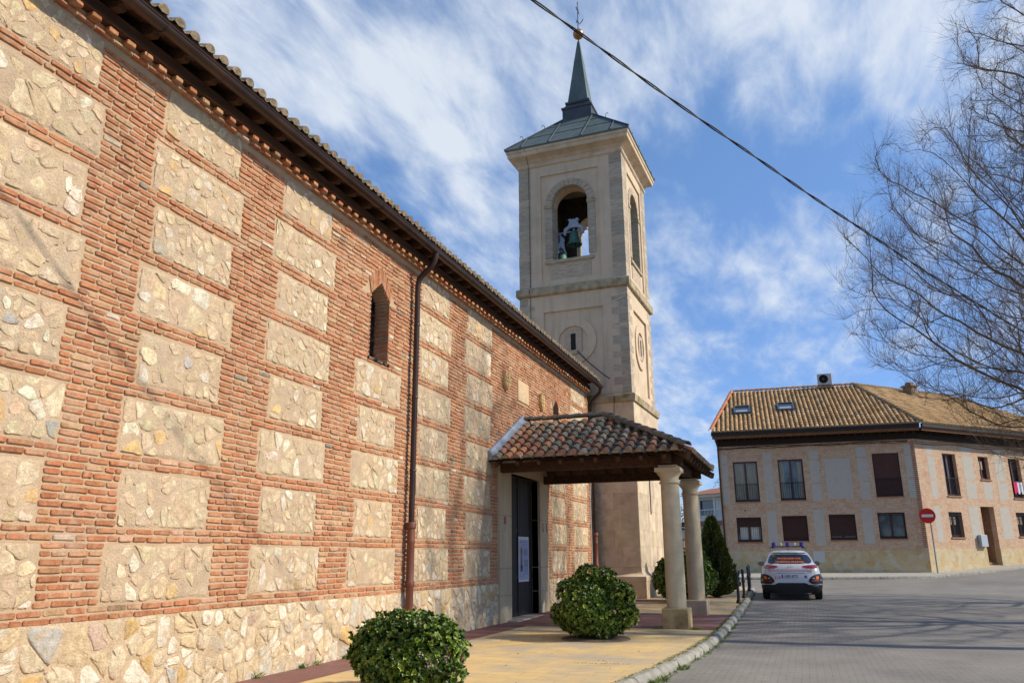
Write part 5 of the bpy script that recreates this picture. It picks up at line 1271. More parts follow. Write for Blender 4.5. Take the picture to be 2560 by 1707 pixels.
# ------------------------------------------------------------------ the car
CS = 1.06
car = thing('patrol_car', 'white civil protection car with blue roof beacons and orange 112 marking, parked seen from behind', 'car', (-.53, 28.75, zr(-.5, 30)), math.radians(2.0)); car.scale = (CS, CS, CS)
LV = [(.22, .80, .10, 4.02), (.30, .87, .03, 4.12), (.45, .895, .0, 4.16), (.60, .90, .0, 4.17), (.74, .895, .035, 4.15), (.84, .88, .06, 4.10), (.92, .865, .09, 3.95), (.98, .845, .12, 3.6), (1.03, .815, .155, 3.25), (1.08, .775, .20, 3.08), (1.12, .745, .255, 2.98),
      (1.22, .70, .36, 2.75), (1.33, .645, .48, 2.42), (1.385, .61, .50, 2.25), (1.43, .57, .44, 2.15), (1.46, .53, .46, 2.08), (1.49, .47, .56, 1.98), (1.505, .38, .75, 1.85), (1.51, .2, 1.0, 1.65)]
def lv(z, k):
    if z <= LV[0][0]: return LV[0][k]
    for a, b in zip(LV[:-1], LV[1:]):
        if z <= b[0]: t = (z-a[0])/(b[0]-a[0]); return a[k]+(b[k]-a[k])*t
    return LV[-1][k]
RR = .30
def yrear(x, z):
    wv = lv(z, 1); y0 = lv(z, 2); r_ = min(RR, wv*.5); d = abs(x)-(wv-r_)
    return y0+.05*(x/wv)**2+(r_*(1-math.sqrt(max(0, 1-(d/r_)**2))) if d > 0 else 0)
def outline(wv, y0, y1, off=0):
    r_ = min(RR, wv*.5); P = []; xs = [-(wv-r_)*(1-2*k/10) for k in range(11)]
    for x in xs: P.append((x, y0+.05*(x/wv)**2-off))
    for k in range(1, 8):
        a = math.pi/2*k/7; P.append(((wv-r_)+(r_+off)*math.sin(a), y0+.05+r_-(r_+off)*math.cos(a)))
    for k in range(1, 8): P.append((wv+off, y0+r_+(y1-y0-2*r_)*k/8))
    for k in range(0, 8):
        a = math.pi/2*k/7; P.append(((wv-r_)+(r_+off)*math.cos(a), y1-r_+(r_+off)*math.sin(a)))
    for x in [-q for q in xs][1:]: P.append((x, y1-.08*(x/wv)**2+off)) if False else P.append((x, y1+off))
    for k in range(1, 8):
        a = math.pi/2*k/7; P.append((-(wv-r_)-(r_+off)*math.sin(a), y1-r_+(r_+off)*math.cos(a)))
    for k in range(1, 8): P.append((-wv-off, y1-r_-(y1-y0-2*r_)*k/8))
    for k in range(1, 7):
        a = math.pi/2*k/7; P.append((-(wv-r_)-(r_+off)*math.cos(a), y0+.05+r_-(r_+off)*math.sin(a)))
    return P
m_cw = mat('car_white_paint', (.56, .58, .60), rough=.3, spec=.5, coat=.6)
m_cb = mat('black_cladding', (.022, .023, .025), rough=.65)
m_cg = mat('car_glass', (.015, .017, .02), rough=.05, spec=.8)
b = MB(); b.loft([[(x, y, z) for x, y in outline(wv, y0, y1)] for z, wv, y0, y1 in LV]); b.build('body', m_cw, car, smooth=True, ang=50)
def decal(name, m, poly_rows, off=.006, par=None, nx=12):
    """poly_rows: (z, xa, xb) rows; follows the rear surface"""
    b = MB(); vs = []; fs = []; n = nx+1
    for z, xa, xb in poly_rows:
        for k in range(n): x = xa+(xb-xa)*k/nx; vs.append((x, yrear(x, z)-off, z))
    for r in range(len(poly_rows)-1):
        for k in range(nx): fs.append((r*n+k, r*n+k+1, (r+1)*n+k+1, (r+1)*n+k))
    b.add(vs, fs); return b.build(name, m, par or car, smooth=True)
decal('rear_window', m_cg, [(1.085, -.30, .30), (1.10, -.60, .60), (1.13, -.66, .66), (1.2, -.655, .655), (1.28, -.62, .62), (1.34, -.575, .575), (1.365, -.53, .53)], nx=24)
for s in (-1, 1):
    decal('tail_light', mat('red_lamp', (.28, .01, .014), rough=.15, spec=.6, coat=.5), [(.955, s*.50, s*.79), (.975, s*.42, s*.815), (1.0, s*.36, s*.815), (1.02, s*.38, s*.81), (1.045, s*.55, s*.795), (1.05, s*.66, s*.79)], .012)
    cl = decal('lamp_surround', m_cb, [(.48, s*.60, s*.93), (.55, s*.50, s*.93), (.62, s*.53, s*.93), (.70, s*.60, s*.92), (.755, s*.70, s*.91), (.775, s*.80, s*.90)], .01)
    decal('indicator', mat('amber_lamp', (.85, .20, .02), rough=.2, coat=.5), [(.625, s*.735, s*.815), (.66, s*.735, s*.82), (.71, s*.745, s*.82)], .018, cl, 4)
    decal('brake_light', mat('red_lamp'), [(.555, s*.60, s*.80), (.59, s*.62, s*.81), (.618, s*.66, s*.82)], .018, cl, 6)
    decal('reversing_light', mat('clear_lamp', (.40, .40, .40), rough=.15), [(.64, s*.62, s*.70), (.665, s*.63, s*.71)], .018, cl, 4)
decal('bumper', m_cb, [(.24, -.80, .80), (.36, -.86, .86), (.455, -.87, .87), (.456, -.50, .50), (.50, -.42, .42), (.51, -.40, .40)], .012, nx=20)
b = MB(); b.loft([[(x, y, z) for x, y in outline(lv(z, 1), lv(z, 2), lv(z, 3), .012)] for z in (.20, .3, .38, .445)], cap0=True, cap1=True); b.build('cladding', m_cb, car, smooth=True, ang=50)
b = MB()
for s in (-1, 1):
    for yw in (.78, 3.38):
        vs = []; n = 14
        for k in range(n+1):
            a = math.pi*k/n
            for r_ in (.30, .42): vs.append((s*(lv(.5, 1)+.016), yw+r_*math.cos(a), .34+r_*math.sin(a)*.98)); vs.append((s*(lv(.5, 1)-.05), yw+r_*math.cos(a), .34+r_*math.sin(a)*.98))
        b.add(vs, [f for k in range(n) for f in ((k*4, k*4+2, k*4+6, k*4+4), (k*4+2, k*4+3, k*4+7, k*4+6), (k*4, k*4+4, k*4+5, k*4+1))])
b.build('wheel_arches', m_cb, car)
decal('hazard_stripe', mat('stripe_red', (.75, .10, .06), rough=.4), [(.873, -.68, .68), (.922, -.665, .665)], .008, nx=20)
b = MB(); 
for k in range(34):
    x = -.665+k*.0395
    for r in (0, 1):
        z0 = .875+r*.024; xx = x+(.012 if r else 0); b.add([(xx+q, yrear(xx+q, z)-.011, z) for q, z in ((0, z0), (.017, z0), (.017+.01, z0+.022), (.01, z0+.022))], [(0, 1, 2, 3)])
b.build('stripe_checks', mat('stripe_white', (.75, .72, .70), rough=.4), car)
decal('tailgate_handle', mat('grey_trim', (.25, .26, .28), rough=.4, metal=.3), [(.79, -.40, .40), (.806, -.42, .42)], .014)
b = MB(); b.box(-.28, .23, -.03, -.012, .655, .765); b.build('number_plate', mat('plate_white', (.72, .72, .72), rough=.4), car)
b = MB(); b.box(-.278, -.235, -.034, -.031, .657, .763); b.build('plate_blue_band', mat('plate_blue', (.03, .10, .45), rough=.4), car)
def text(body, size, loc, m, par, name='lettering', rot=(math.pi/2, 0, 0), bold=0, ext=.001, align='CENTER', sx=1):
    c = bpy.data.curves.new('t', 'FONT'); c.body = body; c.size = size; c.extrude = ext; c.align_x = align; c.offset = bold; c.resolution_u = 3
    o = bpy.data.objects.new('t', c); sc.collection.objects.link(o); me = bpy.data.meshes.new_from_object(o); bpy.data.objects.remove(o); bpy.data.curves.remove(c)
    me.materials.clear(); me.materials.append(m); q = bpy.data.objects.new(name, me); sc.collection.objects.link(q); q.parent = par; q.location = loc; q.rotation_euler = rot; q.scale = (sx, 1, 1); return q
m_ink = mat('black_print', (.02, .02, .03), rough=.5); m_or = mat('orange_film', (.90, .20, .05), rough=.5)
text('1692 KTC', .112, (.0, -.033, .668), m_ink, car, bold=.002, sx=.88)
text('112', .135, (-.40, yrear(-.4, .66)-.012, .612), mat('orange_red_film', (.80, .13, .04), rough=.4), car, bold=.004)
ang = math.atan2(.24, .25); tiltx = math.pi/2-math.radians(42)
def onwin(z, off=.02): return lv(z, 2)-off
text('PROTECCION CIVIL', .085, (0, onwin(1.235), 1.225), m_or, car, rot=(math.radians(48), 0, 0), bold=.003, sx=.95)
text('TALAMANCA DE JARAMA', .088, (0, onwin(1.128, .03), 1.122), m_or, car, rot=(math.radians(48), 0, 0), bold=.003, sx=.86)
b = MB(); b.tube([(-.50+.025*math.cos(a), -.0, .735+.03*math.sin(a)) for a in [math.pi*.1+k*.35 for k in range(9)]], .006, 5); b.build('phone_emblem', mat('orange_red_film'), car)
b = MB(); n = 28; zc = 1.0; yy = yrear(0, 1.0)-.012
b.loft([[(ra*math.cos(2*math.pi*k/n), yy-(.004 if ra > .068 and ra < .078 else 0), zc+ra*.52*math.sin(2*math.pi*k/n)) for k in range(n)] for ra in (.082, .076, .07, .064)], cap0=False, cap1=False)
for s in (-1, 1): b.obox((s*.034-.012, yy, zc-.026), (.24, 0, 1), .004, .012, .054, (0, 1, 0))
b.obox((-.03, yy, zc-.004), (1, 0, .15), .004, .010, .062, (0, 1, 0)); b.build('maker_emblem', mat('chrome', (.7, .7, .72), rough=.15, metal=.9), car)
b = MB(); yb = yrear(.43, .7)-.012; b.prism([(.375, .64), (.485, .64), (.455, .69), (.49, .71), (.445, .72), (.43, .765), (.415, .72), (.37, .71), (.405, .69)], yb, yb+.004); b.build('crest', mat('crest_red', (.45, .05, .06), rough=.5), car)
b = MB(); b.prism([(.41, .67), (.45, .67), (.43, .725)], yb-.003, yb); b.build('crest_triangle', mat('plate_blue'), car)
text('TORRE', .03, (-.56, yrear(-.56, .83)-.01, .825), mat('grey_print', (.2, .2, .2)), car) if 0 else None
decal('model_badge', mat('chrome'), [(.828, -.62, -.50), (.842, -.62, -.50)], .008, nx=4); decal('badge', mat('blue_print', (.10, .15, .45), rough=.4), [(.828, .50, .64), (.842, .50, .64)], .008, nx=4)
for s in (-1, 1):
    b = MB(); c0 = (s*.905, 2.55, 1.075); b.loft([[(c0[0]+s*a*.105*math.cos(t_)*1.0, c0[1]+dy, c0[2]+a*.075*math.sin(t_)) for t_ in [2*math.pi*k/14 for k in range(14)]] for dy, a in ((-.03, .9), (0, 1), (.06, .85), (.11, .4))]); b.tube([(s*.76, 2.58, 1.03), (s*.84, 2.57, 1.045)], .02, 6)
    mo = b.build('mirror', m_cb, car, smooth=True, ang=50); g2 = MB(); g2.loft([[(c0[0]+a*.088*math.cos(t_), c0[1]-.032, c0[2]+a*.06*math.sin(t_)) for t_ in [2*math.pi*k/14 for k in range(14)]] for a in (1, .1)]); g2.build('mirror_glass', mat('mirror_glass', (.35, .38, .42), rough=.05, metal=.9), mo)
    # side glass and green flash
    b = MB(); rows = [(1.13, .62, 2.95), (1.2, .66, 2.78), (1.28, .74, 2.52), (1.36, .85, 2.25)]; vs = []
    for z, ya, yb_ in rows:
        for k in range(9): vs.append((s*(lv(z, 1)+.004), ya+(yb_-ya)*k/8, z))
    b.add(vs, [(r*9+k, r*9+k+1, r*9+k+10, r*9+k+9) for r in range(3) for k in range(8)]); b.build('side_window', m_cg, car)
    b = MB(); rows = [(.70, .40, 3.2), (.78, .40, 3.2), (.86, .40, 3.2)]; vs = []
    for z, ya, yb_ in rows:
        for k in range(9): vs.append((s*(lv(z, 1)+.005), ya+(yb_-ya)*k/8, z))
    b.add(vs, [(r*9+k, r*9+k+1, r*9+k+10, r*9+k+9) for r in range(2) for k in range(8)]); b.build('side_flash', mat('green_film', (.12, .50, .20), rough=.4), car)
    for yw in (.78, 3.38):
        e = bpy.data.objects.new('wheel', None); sc.collection.objects.link(e); e.parent = car; e.location = (s*.79, yw, .335)
        b = MB(); b.xf = lambda v: (v[2], v[0], v[1]); b.lathe(0, 0, [(.21, -.10), (.30, -.11), (.33, -.09), (.335, -.05), (.335, .05), (.33, .09), (.30, .11), (.21, .10)], 28); b.build('tyre', mat('tyre_rubber', (.02, .02, .02), rough=.9), e, smooth=True, ang=40)
        b = MB(); b.xf = lambda v: (v[2], v[0], v[1]); b.lathe(0, 0, [(.215, -.08), (.215, .08)], 24)
        for k in range(5): a = k*1.2566; b.obox((0, 0, s*.085), (math.cos(a), math.sin(a), 0), .07, .02, .2, (0, 0, 1))
        b.build('rim', mat('alloy', (.35, .35, .37), rough=.3, metal=.8), e)
b = MB()
for s in (-1, 1): b.tube([(s*.56, .75, 1.49), (s*.575, .95, 1.53), (s*.60, 1.7, 1.54), (s*.59, 2.0, 1.50)], .016, 6)
b.build('roof_rail', mat('rail_grey', (.2, .2, .22), rough=.4, metal=.5), car)
b = MB(); b.tube([(-.0, .75, 1.50), (-.0, .68, 1.60)], [.01, .004], 6); b.lathe(0, .75, [(.03, 1.49), (.02, 1.515)], 10); b.build('aerial', m_cb, car)
lb = MB(); lb.box(-.50, .50, 1.38, 1.44, 1.605, 1.635)
for s in (-1, 1): lb.tube([(s*.58, 1.41, 1.54), (s*.50, 1.41, 1.62)], .014, 6); lb.box(s*.47-.03, s*.47+.03, 1.37, 1.45, 1.57, 1.61)
lo = lb.build('light_bar', m_cb, car)
for k, x in enumerate((-.44, -.22, 0, .22, .44)):
    b = MB(); z0 = 1.637
    if k % 2 == 0: b.lathe(x, 1.41, [(.07, z0), (.072, z0+.09), (.06, z0+.125), (.02, z0+.128)], 16); b.build('blue_beacon', mat('beacon_blue', (.02, .018, .30), rough=.2, coat=.5), lo, smooth=True, ang=35)
    else: b.lathe(x, 1.41, [(.065, z0), (.05, z0+.07), (.035, z0+.11), (.01, z0+.112)], 14); b.build('grey_speaker', mat('speaker_grey', (.36, .37, .33), rough=.5), lo, smooth=True, ang=35)
# ------------------------------------------------------------------ shrubs
npr = np.random.RandomState(5)
m_leaf = mat('glossy_leaf', (1, 1, 1), attr=True, rough=.42, spec=.4, col2=(.8, .8, .8), scale=30)
def leaves(mb, P, D, size, wid, colf, fold=.25, cnt=7, spread=.75):
    """rosettes of small folded leaves at points P pointing along D"""
    for p, d in zip(P, D):
        d = Vector(d).normalized(); a = d.orthogonal().normalized(); b_ = d.cross(a); ph = R.uniform(0, 6.28); c0 = colf()
        for k in range(cnt):
            t = ph+k*2.4; tl_ = spread*R.uniform(.5, 1.25); v = (d*math.cos(tl_)+(a*math.cos(t)+b_*math.sin(t))*math.sin(tl_)).normalized()
            s = v.cross(d); s = s.normalized() if s.length > .01 else a
            nn = s.cross(v).normalized(); L = size*R.uniform(.65, 1.15); W_ = wid*L; q = Vector(p)
            kk = R.uniform(.75, 1.25); mb.col(tuple(x*kk for x in c0))
            mb.add([q, q+v*L*.5+s*W_+nn*W_*fold, q+v*L-nn*L*.12, q+v*L*.5-s*W_+nn*W_*fold, q+v*L*.5], [(0, 1, 4), (1, 2, 4), (0, 4, 3), (4, 2, 3)])
GC = [((.085, .15, .014), 4), ((.15, .225, .022), 4), ((.045, .09, .014), 3), ((.25, .32, .05), 2.2), ((.12, .08, .03), .3)]
def shrub(loc, rx, ry, h, n, label, flowers=0, seed=1, size=.06, bumps=.16, cat='shrub', name='shrub', group='round shrubs on the pavement', base=.18, fside=1, lobes=()):
    R.seed(seed); e = thing(name, label, cat, loc, 0, group); ns = [(Vector((R.uniform(-1, 1), R.uniform(-1, 1), R.uniform(-.3, 1))).normalized(), R.uniform(-bumps, bumps*1.1), R.uniform(.25, .6)) for _ in range(18)]
    def rad(d):
        k = 1
        for a, amp, wd_ in ns:
            t = 1-d.dot(a); k += amp*math.exp(-(t/wd_*3)**2)
        return k
    def pt(d, s): 
        k = rad(d)*s; z = d.z
        zz = h*(.5+.5*z*k) if z > 0 else h*(.5+.46*z*min(k, 1.05))
        fl = (1.0001-min(.97, z*z))**-.20 if z < 0 else 1; fl = min(fl, 1.3)*(1-.10*max(0, -z)); k = min(k, 1.25)
        return Vector((d.x*rx*k*fl, d.y*ry*k*fl, max(.02, zz)))
    P = []; D = []
    while len(P) < n:
        d = Vector((R.gauss(0, 1), R.gauss(0, 1), R.gauss(0, 1)))
        if d.length < .1: continue
        d.normalize(); s = 1-abs(R.gauss(0, .09))
        if R.random() < .06: s = R.uniform(1.0, 1.07)
        P.append(pt(d, s)); D.append((d+Vector((R.uniform(-.4, .4), R.uniform(-.4, .4), R.uniform(-.1, .7)))))
    for lx, ly, lz, lr in lobes:
        for q in range(int(lr*lr*3600)):
            d = Vector((R.gauss(0, 1), R.gauss(0, 1), R.gauss(.3, 1))).normalized(); P.append(Vector((lx, ly, lz))+d*lr*R.uniform(.75, 1.05)); D.append(d+Vector((0, 0, .4)))
    for q in range(int(n*.05)):      # upright shoots breaking the outline
        d = Vector((R.gauss(0, .6), R.gauss(0, .6), R.uniform(.35, 1))).normalized(); p0 = pt(d, .97); v = (d+Vector((R.uniform(-.3, .3), R.uniform(-.3, .3), .9))).normalized()
        for t in range(R.randint(2, 4)): P.append(p0+v*(.035*t)); D.append(v)
    mb = MB(); leaves(mb, P, D, size, .30, lambda: pick(GC, .8, 1.2)); mb.raw('foliage', m_leaf, e)
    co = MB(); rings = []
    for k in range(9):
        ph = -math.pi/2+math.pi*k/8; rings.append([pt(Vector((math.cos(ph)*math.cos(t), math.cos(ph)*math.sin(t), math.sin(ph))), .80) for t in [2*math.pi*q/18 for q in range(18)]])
    co.loft(rings); co.build('inner_shade_core', mat('shrub_shade', (.012, .02, .007), rough=1), e)
    if flowers:
        for q in range(flowers):
            d = Vector((fside*abs(R.gauss(.95, .35)), -abs(R.gauss(.45, .4)), R.uniform(-.55, .45))).normalized(); p = pt(d, 1.0); f = MB(); cc = R.choice([(.62, .54, .45), (.60, .50, .42), (.45, .18, .17), (.60, .42, .37)])
            for k in range(26):
                v = Vector((R.gauss(0, 1), R.gauss(0, 1), R.gauss(0, 1))).normalized(); s = p+Vector((v.x*.036, v.y*.036, v.z*.036)); kk = R.uniform(.7, 1.2); f.col(tuple(x*kk for x in cc)); r_ = .010
                f.add([s+Vector((r_, 0, 0)), s+Vector((0, r_, 0)), s+Vector((-r_, 0, 0)), s+Vector((0, -r_, 0)), s+Vector((0, 0, r_)), s-Vector((0, 0, r_))], [(0, 1, 4), (1, 2, 4), (2, 3, 4), (3, 0, 4), (1, 0, 5), (2, 1, 5), (3, 2, 5), (0, 3, 5)])
            f.raw('flower_cluster', mat('pale_pink_flower', (1, 1, 1), attr=True, rough=.8), e)
    return e
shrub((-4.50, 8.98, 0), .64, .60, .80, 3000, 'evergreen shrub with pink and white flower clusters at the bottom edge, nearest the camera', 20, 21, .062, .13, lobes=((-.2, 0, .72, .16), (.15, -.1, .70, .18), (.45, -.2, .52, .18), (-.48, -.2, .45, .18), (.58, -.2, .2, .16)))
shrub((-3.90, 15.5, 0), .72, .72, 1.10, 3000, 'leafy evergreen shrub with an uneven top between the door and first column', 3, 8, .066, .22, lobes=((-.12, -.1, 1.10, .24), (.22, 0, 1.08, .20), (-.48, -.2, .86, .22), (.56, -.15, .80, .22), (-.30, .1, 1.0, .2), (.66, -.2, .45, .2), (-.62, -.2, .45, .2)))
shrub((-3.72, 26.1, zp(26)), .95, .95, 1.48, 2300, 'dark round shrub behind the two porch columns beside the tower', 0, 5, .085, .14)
# cypress
def cypress():
    R.seed(9); e = thing('cypress', 'small pointed golden green cypress behind the far porch column', 'conifer', (-2.98, 28.6, zp(28.6)))
    mb = MB(); P = []; Hh = 2.55
    for i in range(5200):
        t = R.random()**1.25; z = .06+Hh*t; w_ = .74*min(1, (t+.10)/.22)*(1-t)**.68+.02; a = R.uniform(0, 6.283); rr = w_*(1-abs(R.gauss(0, .13)))*(1+.16*math.sin(3*a+z*2.5)+.10*math.sin(7*a-z*5))
        p = Vector((rr*math.cos(a), rr*math.sin(a), z)); d = Vector((math.cos(a)*.6, math.sin(a)*.6, 1.1)).normalized(); s = d.cross(Vector((math.sin(a), -math.cos(a), R.uniform(-1, 1)))).normalized(); L = R.uniform(.08, .17)
        c = pick([((.060, .085, .008), 4), ((.11, .12, .012), 2), ((.035, .06, .010), 4)], .75, 1.25); c = tuple(q*(1+.7*t) for q in c) if R.random() < .5 else c; mb.col(c)
        mb.add([p-s*.02, p+d*L*.5-s*.03, p+d*L, p+d*L*.5+s*.03], [(0, 1, 2, 3)])
    mb.raw('foliage', mat('conifer_leaf', (1, 1, 1), attr=True, rough=.7, col2=(.8, .8, .8), scale=20), e)
    co = MB(); co.lathe(0, 0, [(.1, .02), (.42, .15), (.47, .6), (.36, 1.2), (.22, 1.8), (.05, 2.4)], 12); co.build('inner_shade_core', mat('shrub_shade'), e)
    tr = MB(); tr.tube([(0, 0, -.1), (0, 0, .5)], .06, 6); tr.build('trunk', mat('bark', (.12, .09, .06), (.19, .15, .11), scale=9, stretch=(1, 1, .25), rough=.95, bump=.6, bscale=40), e)
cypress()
# traffic mirror behind the shrub
tm = thing('traffic_mirror', 'small round convex mirror with reddish rim showing above the shrub between the columns', 'mirror', (-4.55, 33.2, zp(33)))
b = MB(); b.tube([(0, 0, 0), (0, 0, 1.9)], .03, 8); b.build('pole', mat('grey_green_pole'), tm)
b = MB(); b.xf = lambda v: (v[0], v[2], v[1]); b.lathe(0, 1.75, [(.22, -.07), (.225, -.04), (.20, .02)], 24); b.build('rim', mat('mirror_rim', (.30, .07, .04), rough=.5), tm, smooth=True)
b = MB(); b.xf = lambda v: (v[0], v[2], v[1]); b.lathe(0, 1.75, [(.17, -.075), (.12, -.095), (.06, -.107), (.01, -.11)], 24); b.build('mirror_glass', mat('mirror_glass'), tm, smooth=True)
# street lamp seen between the columns
sl_ = thing('street_lamp', 'grey street lamp head seen between the two porch column capitals', 'street lamp', (-8.6, 50.5, .4))
b = MB(); b.tube([(0, 0, 0), (0, 0, 5.6)], [.07, .05], 8); b.build('pole', mat('grey_green_pole'), sl_)
b = MB(); b.lathe(0, 0, [(.10, 5.55), (.22, 5.65), (.30, 6.15), (.36, 6.2), (.2, 6.4), (.04, 6.5)], 12); b.build('lantern', mat('lamp_grey', (.30, .33, .38), rough=.4, metal=.3), sl_, smooth=True, ang=35)

# ------------------------------------------------------------------ leafless trees (space colonisation)
m_bark = mat('bark', (.13, .095, .065))
def grow(base, center, radii, nattr, seed, step=.42, infl=2.6, kill=.55, lean=(0, 0), trunk_h=3, fork=None, twig=2, r_tip=.0045, tw=(.35, .8), power=2.35, droop=0, shape=None):
    rs = np.random.RandomState(seed); A = []
    while len(A) < nattr:
        q = rs.normal(size=3); q /= np.linalg.norm(q); q *= rs.rand()**.45; p = np.array(center)+q*np.array(radii)
        if shape and not shape(p): continue
        A.append(p)
    A = np.array(A); nodes = [np.array(base, float)]; par = [-1]; d = np.array([lean[0], lean[1], 1.0]); d /= np.linalg.norm(d)
    for i in range(int(trunk_h/step)):
        jit = rs.normal(size=3)*.06; nodes.append(nodes[-1]+(d+jit)*step); par.append(len(nodes)-2)
    near_i = np.zeros(len(A), int); near_d = np.full(len(A), 1e9)
    N_ = np.array(nodes)
    for i, n_ in enumerate(N_):
        dd = np.linalg.norm(A-n_, axis=1); m_ = dd < near_d; near_d[m_] = dd[m_]; near_i[m_] = i
    alive = np.ones(len(A), bool); first = True
    for it in range(160):
        lim = infl if not first else 1e9
        act = alive & (near_d < lim)
        if not act.any():
            if not alive.any(): break
            act = alive & (near_d < near_d[alive].min()+.8)
        new = []
        for i in np.unique(near_i[act]):
            v = A[act & (near_i == i)]-nodes[i]; v /= np.linalg.norm(v, axis=1)[:, None]; v = v.mean(0)
            pv = nodes[i]-nodes[par[i]] if par[i] >= 0 else np.array([0, 0, step]); v = v+pv/step*.55+rs.normal(size=3)*.13; L = np.linalg.norm(v)
            if L < .15: continue
            new.append((i, nodes[i]+v/L*step*rs.uniform(.8, 1.15)))
        if not new: break
        for i, p in new:
            k = len(nodes); nodes.append(p); par.append(i); dd = np.linalg.norm(A-p, axis=1); m_ = dd < near_d; near_d[m_] = dd[m_]; near_i[m_] = k
        alive &= near_d > kill
        if it > 12: first = False
        if len(nodes) > 14000: break
    n = len(nodes); kids = [[] for _ in range(n)]
    for i in range(1, n): kids[par[i]].append(i)
    rad = np.zeros(n)
    for i in range(n-1, -1, -1):
        rad[i] = (sum(rad[k]**power for k in kids[i]))**(1/power) if kids[i] else r_tip*.8
    return nodes, par, kids, rad
def tree(name, label, group, trunk_r=.25, twig=2, tw=(.35, .8), droop=0, tipf=.0038, **kw):
    nodes, par, kids, rad = grow(**kw); k = trunk_r/rad[0]; rad = np.maximum(rad*(k**np.clip((rad/rad[0])**.33, 0, 1)), .0038) if k > 1 else rad*k
    e = thing(name, label, 'tree', tuple(kw['base']), 0, group); b0 = np.array(kw['base']); rs = np.random.RandomState(kw['seed']+1)
    mb = MB(); order = [c[:] for c in kids]
    stack = [0]; started = set()
    # chains
    starts = [(0, None)]
    while starts:
        i, pr = starts.pop(); ch = ([pr] if pr is not None else [])+[i]
        while kids[i]:
            ks = sorted(kids[i], key=lambda q: -rad[q])
            for q in ks[1:]: starts.append((q, i))
            i = ks[0]; ch.append(i)
        if len(ch) < 2: continue
        pts = [nodes[q]-b0 for q in ch]; rr = [rad[q] for q in ch]
        if pr is not None: rr[0] = min(rr[0], rr[1]*1.15)
        rr[-1] *= .5; mb.tube(pts, rr, 8 if max(rr) > .05 else (5 if max(rr) > .012 else 3), caps=False)
    trunk = mb.raw('trunk', m_bark, e, smooth=True)
    # twigs
    V = []; F = []; base = 0
    for i in range(1, len(nodes)):
        if rad[i] > .03: continue
        nt = twig if rad[i] > .010 else twig+1
        if not kids[i]: nt += 1
        dpar = nodes[i]-nodes[par[i]]; dpar = dpar/max(np.linalg.norm(dpar), 1e-6)
        for q in range(nt):
            v = dpar*.9+rs.normal(size=3)*.62+np.array([0, 0, .18-droop]); v /= np.linalg.norm(v); L = rs.uniform(*tw); p = nodes[i]-b0+rs.rand()*(nodes[par[i]]-nodes[i])
            bend = rs.normal(size=3)*.35+np.array([0, 0, .25-droop*1.2]); r_ = tipf*rs.uniform(.8, 1.3)
            def strand(p, v, L, r_, nseg=3):
                nonlocal base
                u = np.cross(v, [0.31, .2, .9]); u /= np.linalg.norm(u)+1e-9; w_ = np.cross(v, u); ring = []
                for s in range(nseg+1):
                    t = s/nseg; c = p+v*L*t+bend*L*t*t*.5; r2 = r_*(1-.75*t)
                    for a in (0, 2.094, 4.189): V.append(c+(u*math.cos(a)+w_*math.sin(a))*r2)
                    ring.append(c)
                for s in range(nseg):
                    for a in range(3): F.append((base+s*3+a, base+s*3+(a+1) % 3, base+s*3+3+(a+1) % 3, base+s*3+3+a))
                base += (nseg+1)*3; return ring
            rg = strand(p, v, L, r_)
            for s_ in (1, 2):
                if rs.rand() < .75: v2 = v+rs.normal(size=3)*.6; v2 /= np.linalg.norm(v2); strand(rg[s_], v2, L*rs.uniform(.3, .6), r_*.7, 2)
    me = bpy.data.meshes.new('crown'); V = np.array(V, 'f'); me.vertices.add(len(V)); me.vertices.foreach_set('co', V.ravel()); Fa = np.array(F, 'i'); me.loops.add(Fa.size); me.loops.foreach_set('vertex_index', Fa.ravel())
    me.polygons.add(len(Fa)); me.polygons.foreach_set('loop_start', np.arange(0, Fa.size, 4, dtype='i')); me.update(calc_edges=True); me.validate(); me.materials.append(mat('twig_bark', (.16, .10, .06), (.09, .06, .04), scale=5, rough=.9))
    o = bpy.data.objects.new('crown', me); sc.collection.objects.link(o); o.parent = e
    print(name, len(nodes), len(Fa)); return e
if 1:
    tree('bare_tree', 'big leafless tree spreading its boughs across the sky at the right edge', 'leafless street trees', trunk_r=.30, base=(9.3, 22.6, -.1), center=(8.3, 22.6, 8.8), radii=(6.9, 6.2, 5.3), nattr=5200, seed=3, trunk_h=2.4, kill=.44, step=.37, twig=4, tw=(.3, .8), droop=-.35)
    tree('bare_tree', 'leafless tree farther back whose low drooping twigs hang over the ochre roof', 'leafless street trees', trunk_r=.26, base=(10.8, 29.8, .2), center=(10.2, 29.5, 7.2), radii=(5.4, 5.2, 4.4), nattr=2600, seed=8, trunk_h=2.2, kill=.42, step=.36, twig=3, tw=(.4, .9), droop=.18)
    tree('bare_tree', 'leafless tree with dense brownish twigs in the top right corner of the picture', 'leafless street trees', trunk_r=.24, base=(9.6, 17.8, -.1), center=(8.3, 19.2, 12.6), radii=(4.2, 4.0, 4.6), nattr=1900, seed=14, trunk_h=5.5, kill=.4, step=.34, twig=4, tw=(.3, .7), droop=.1)
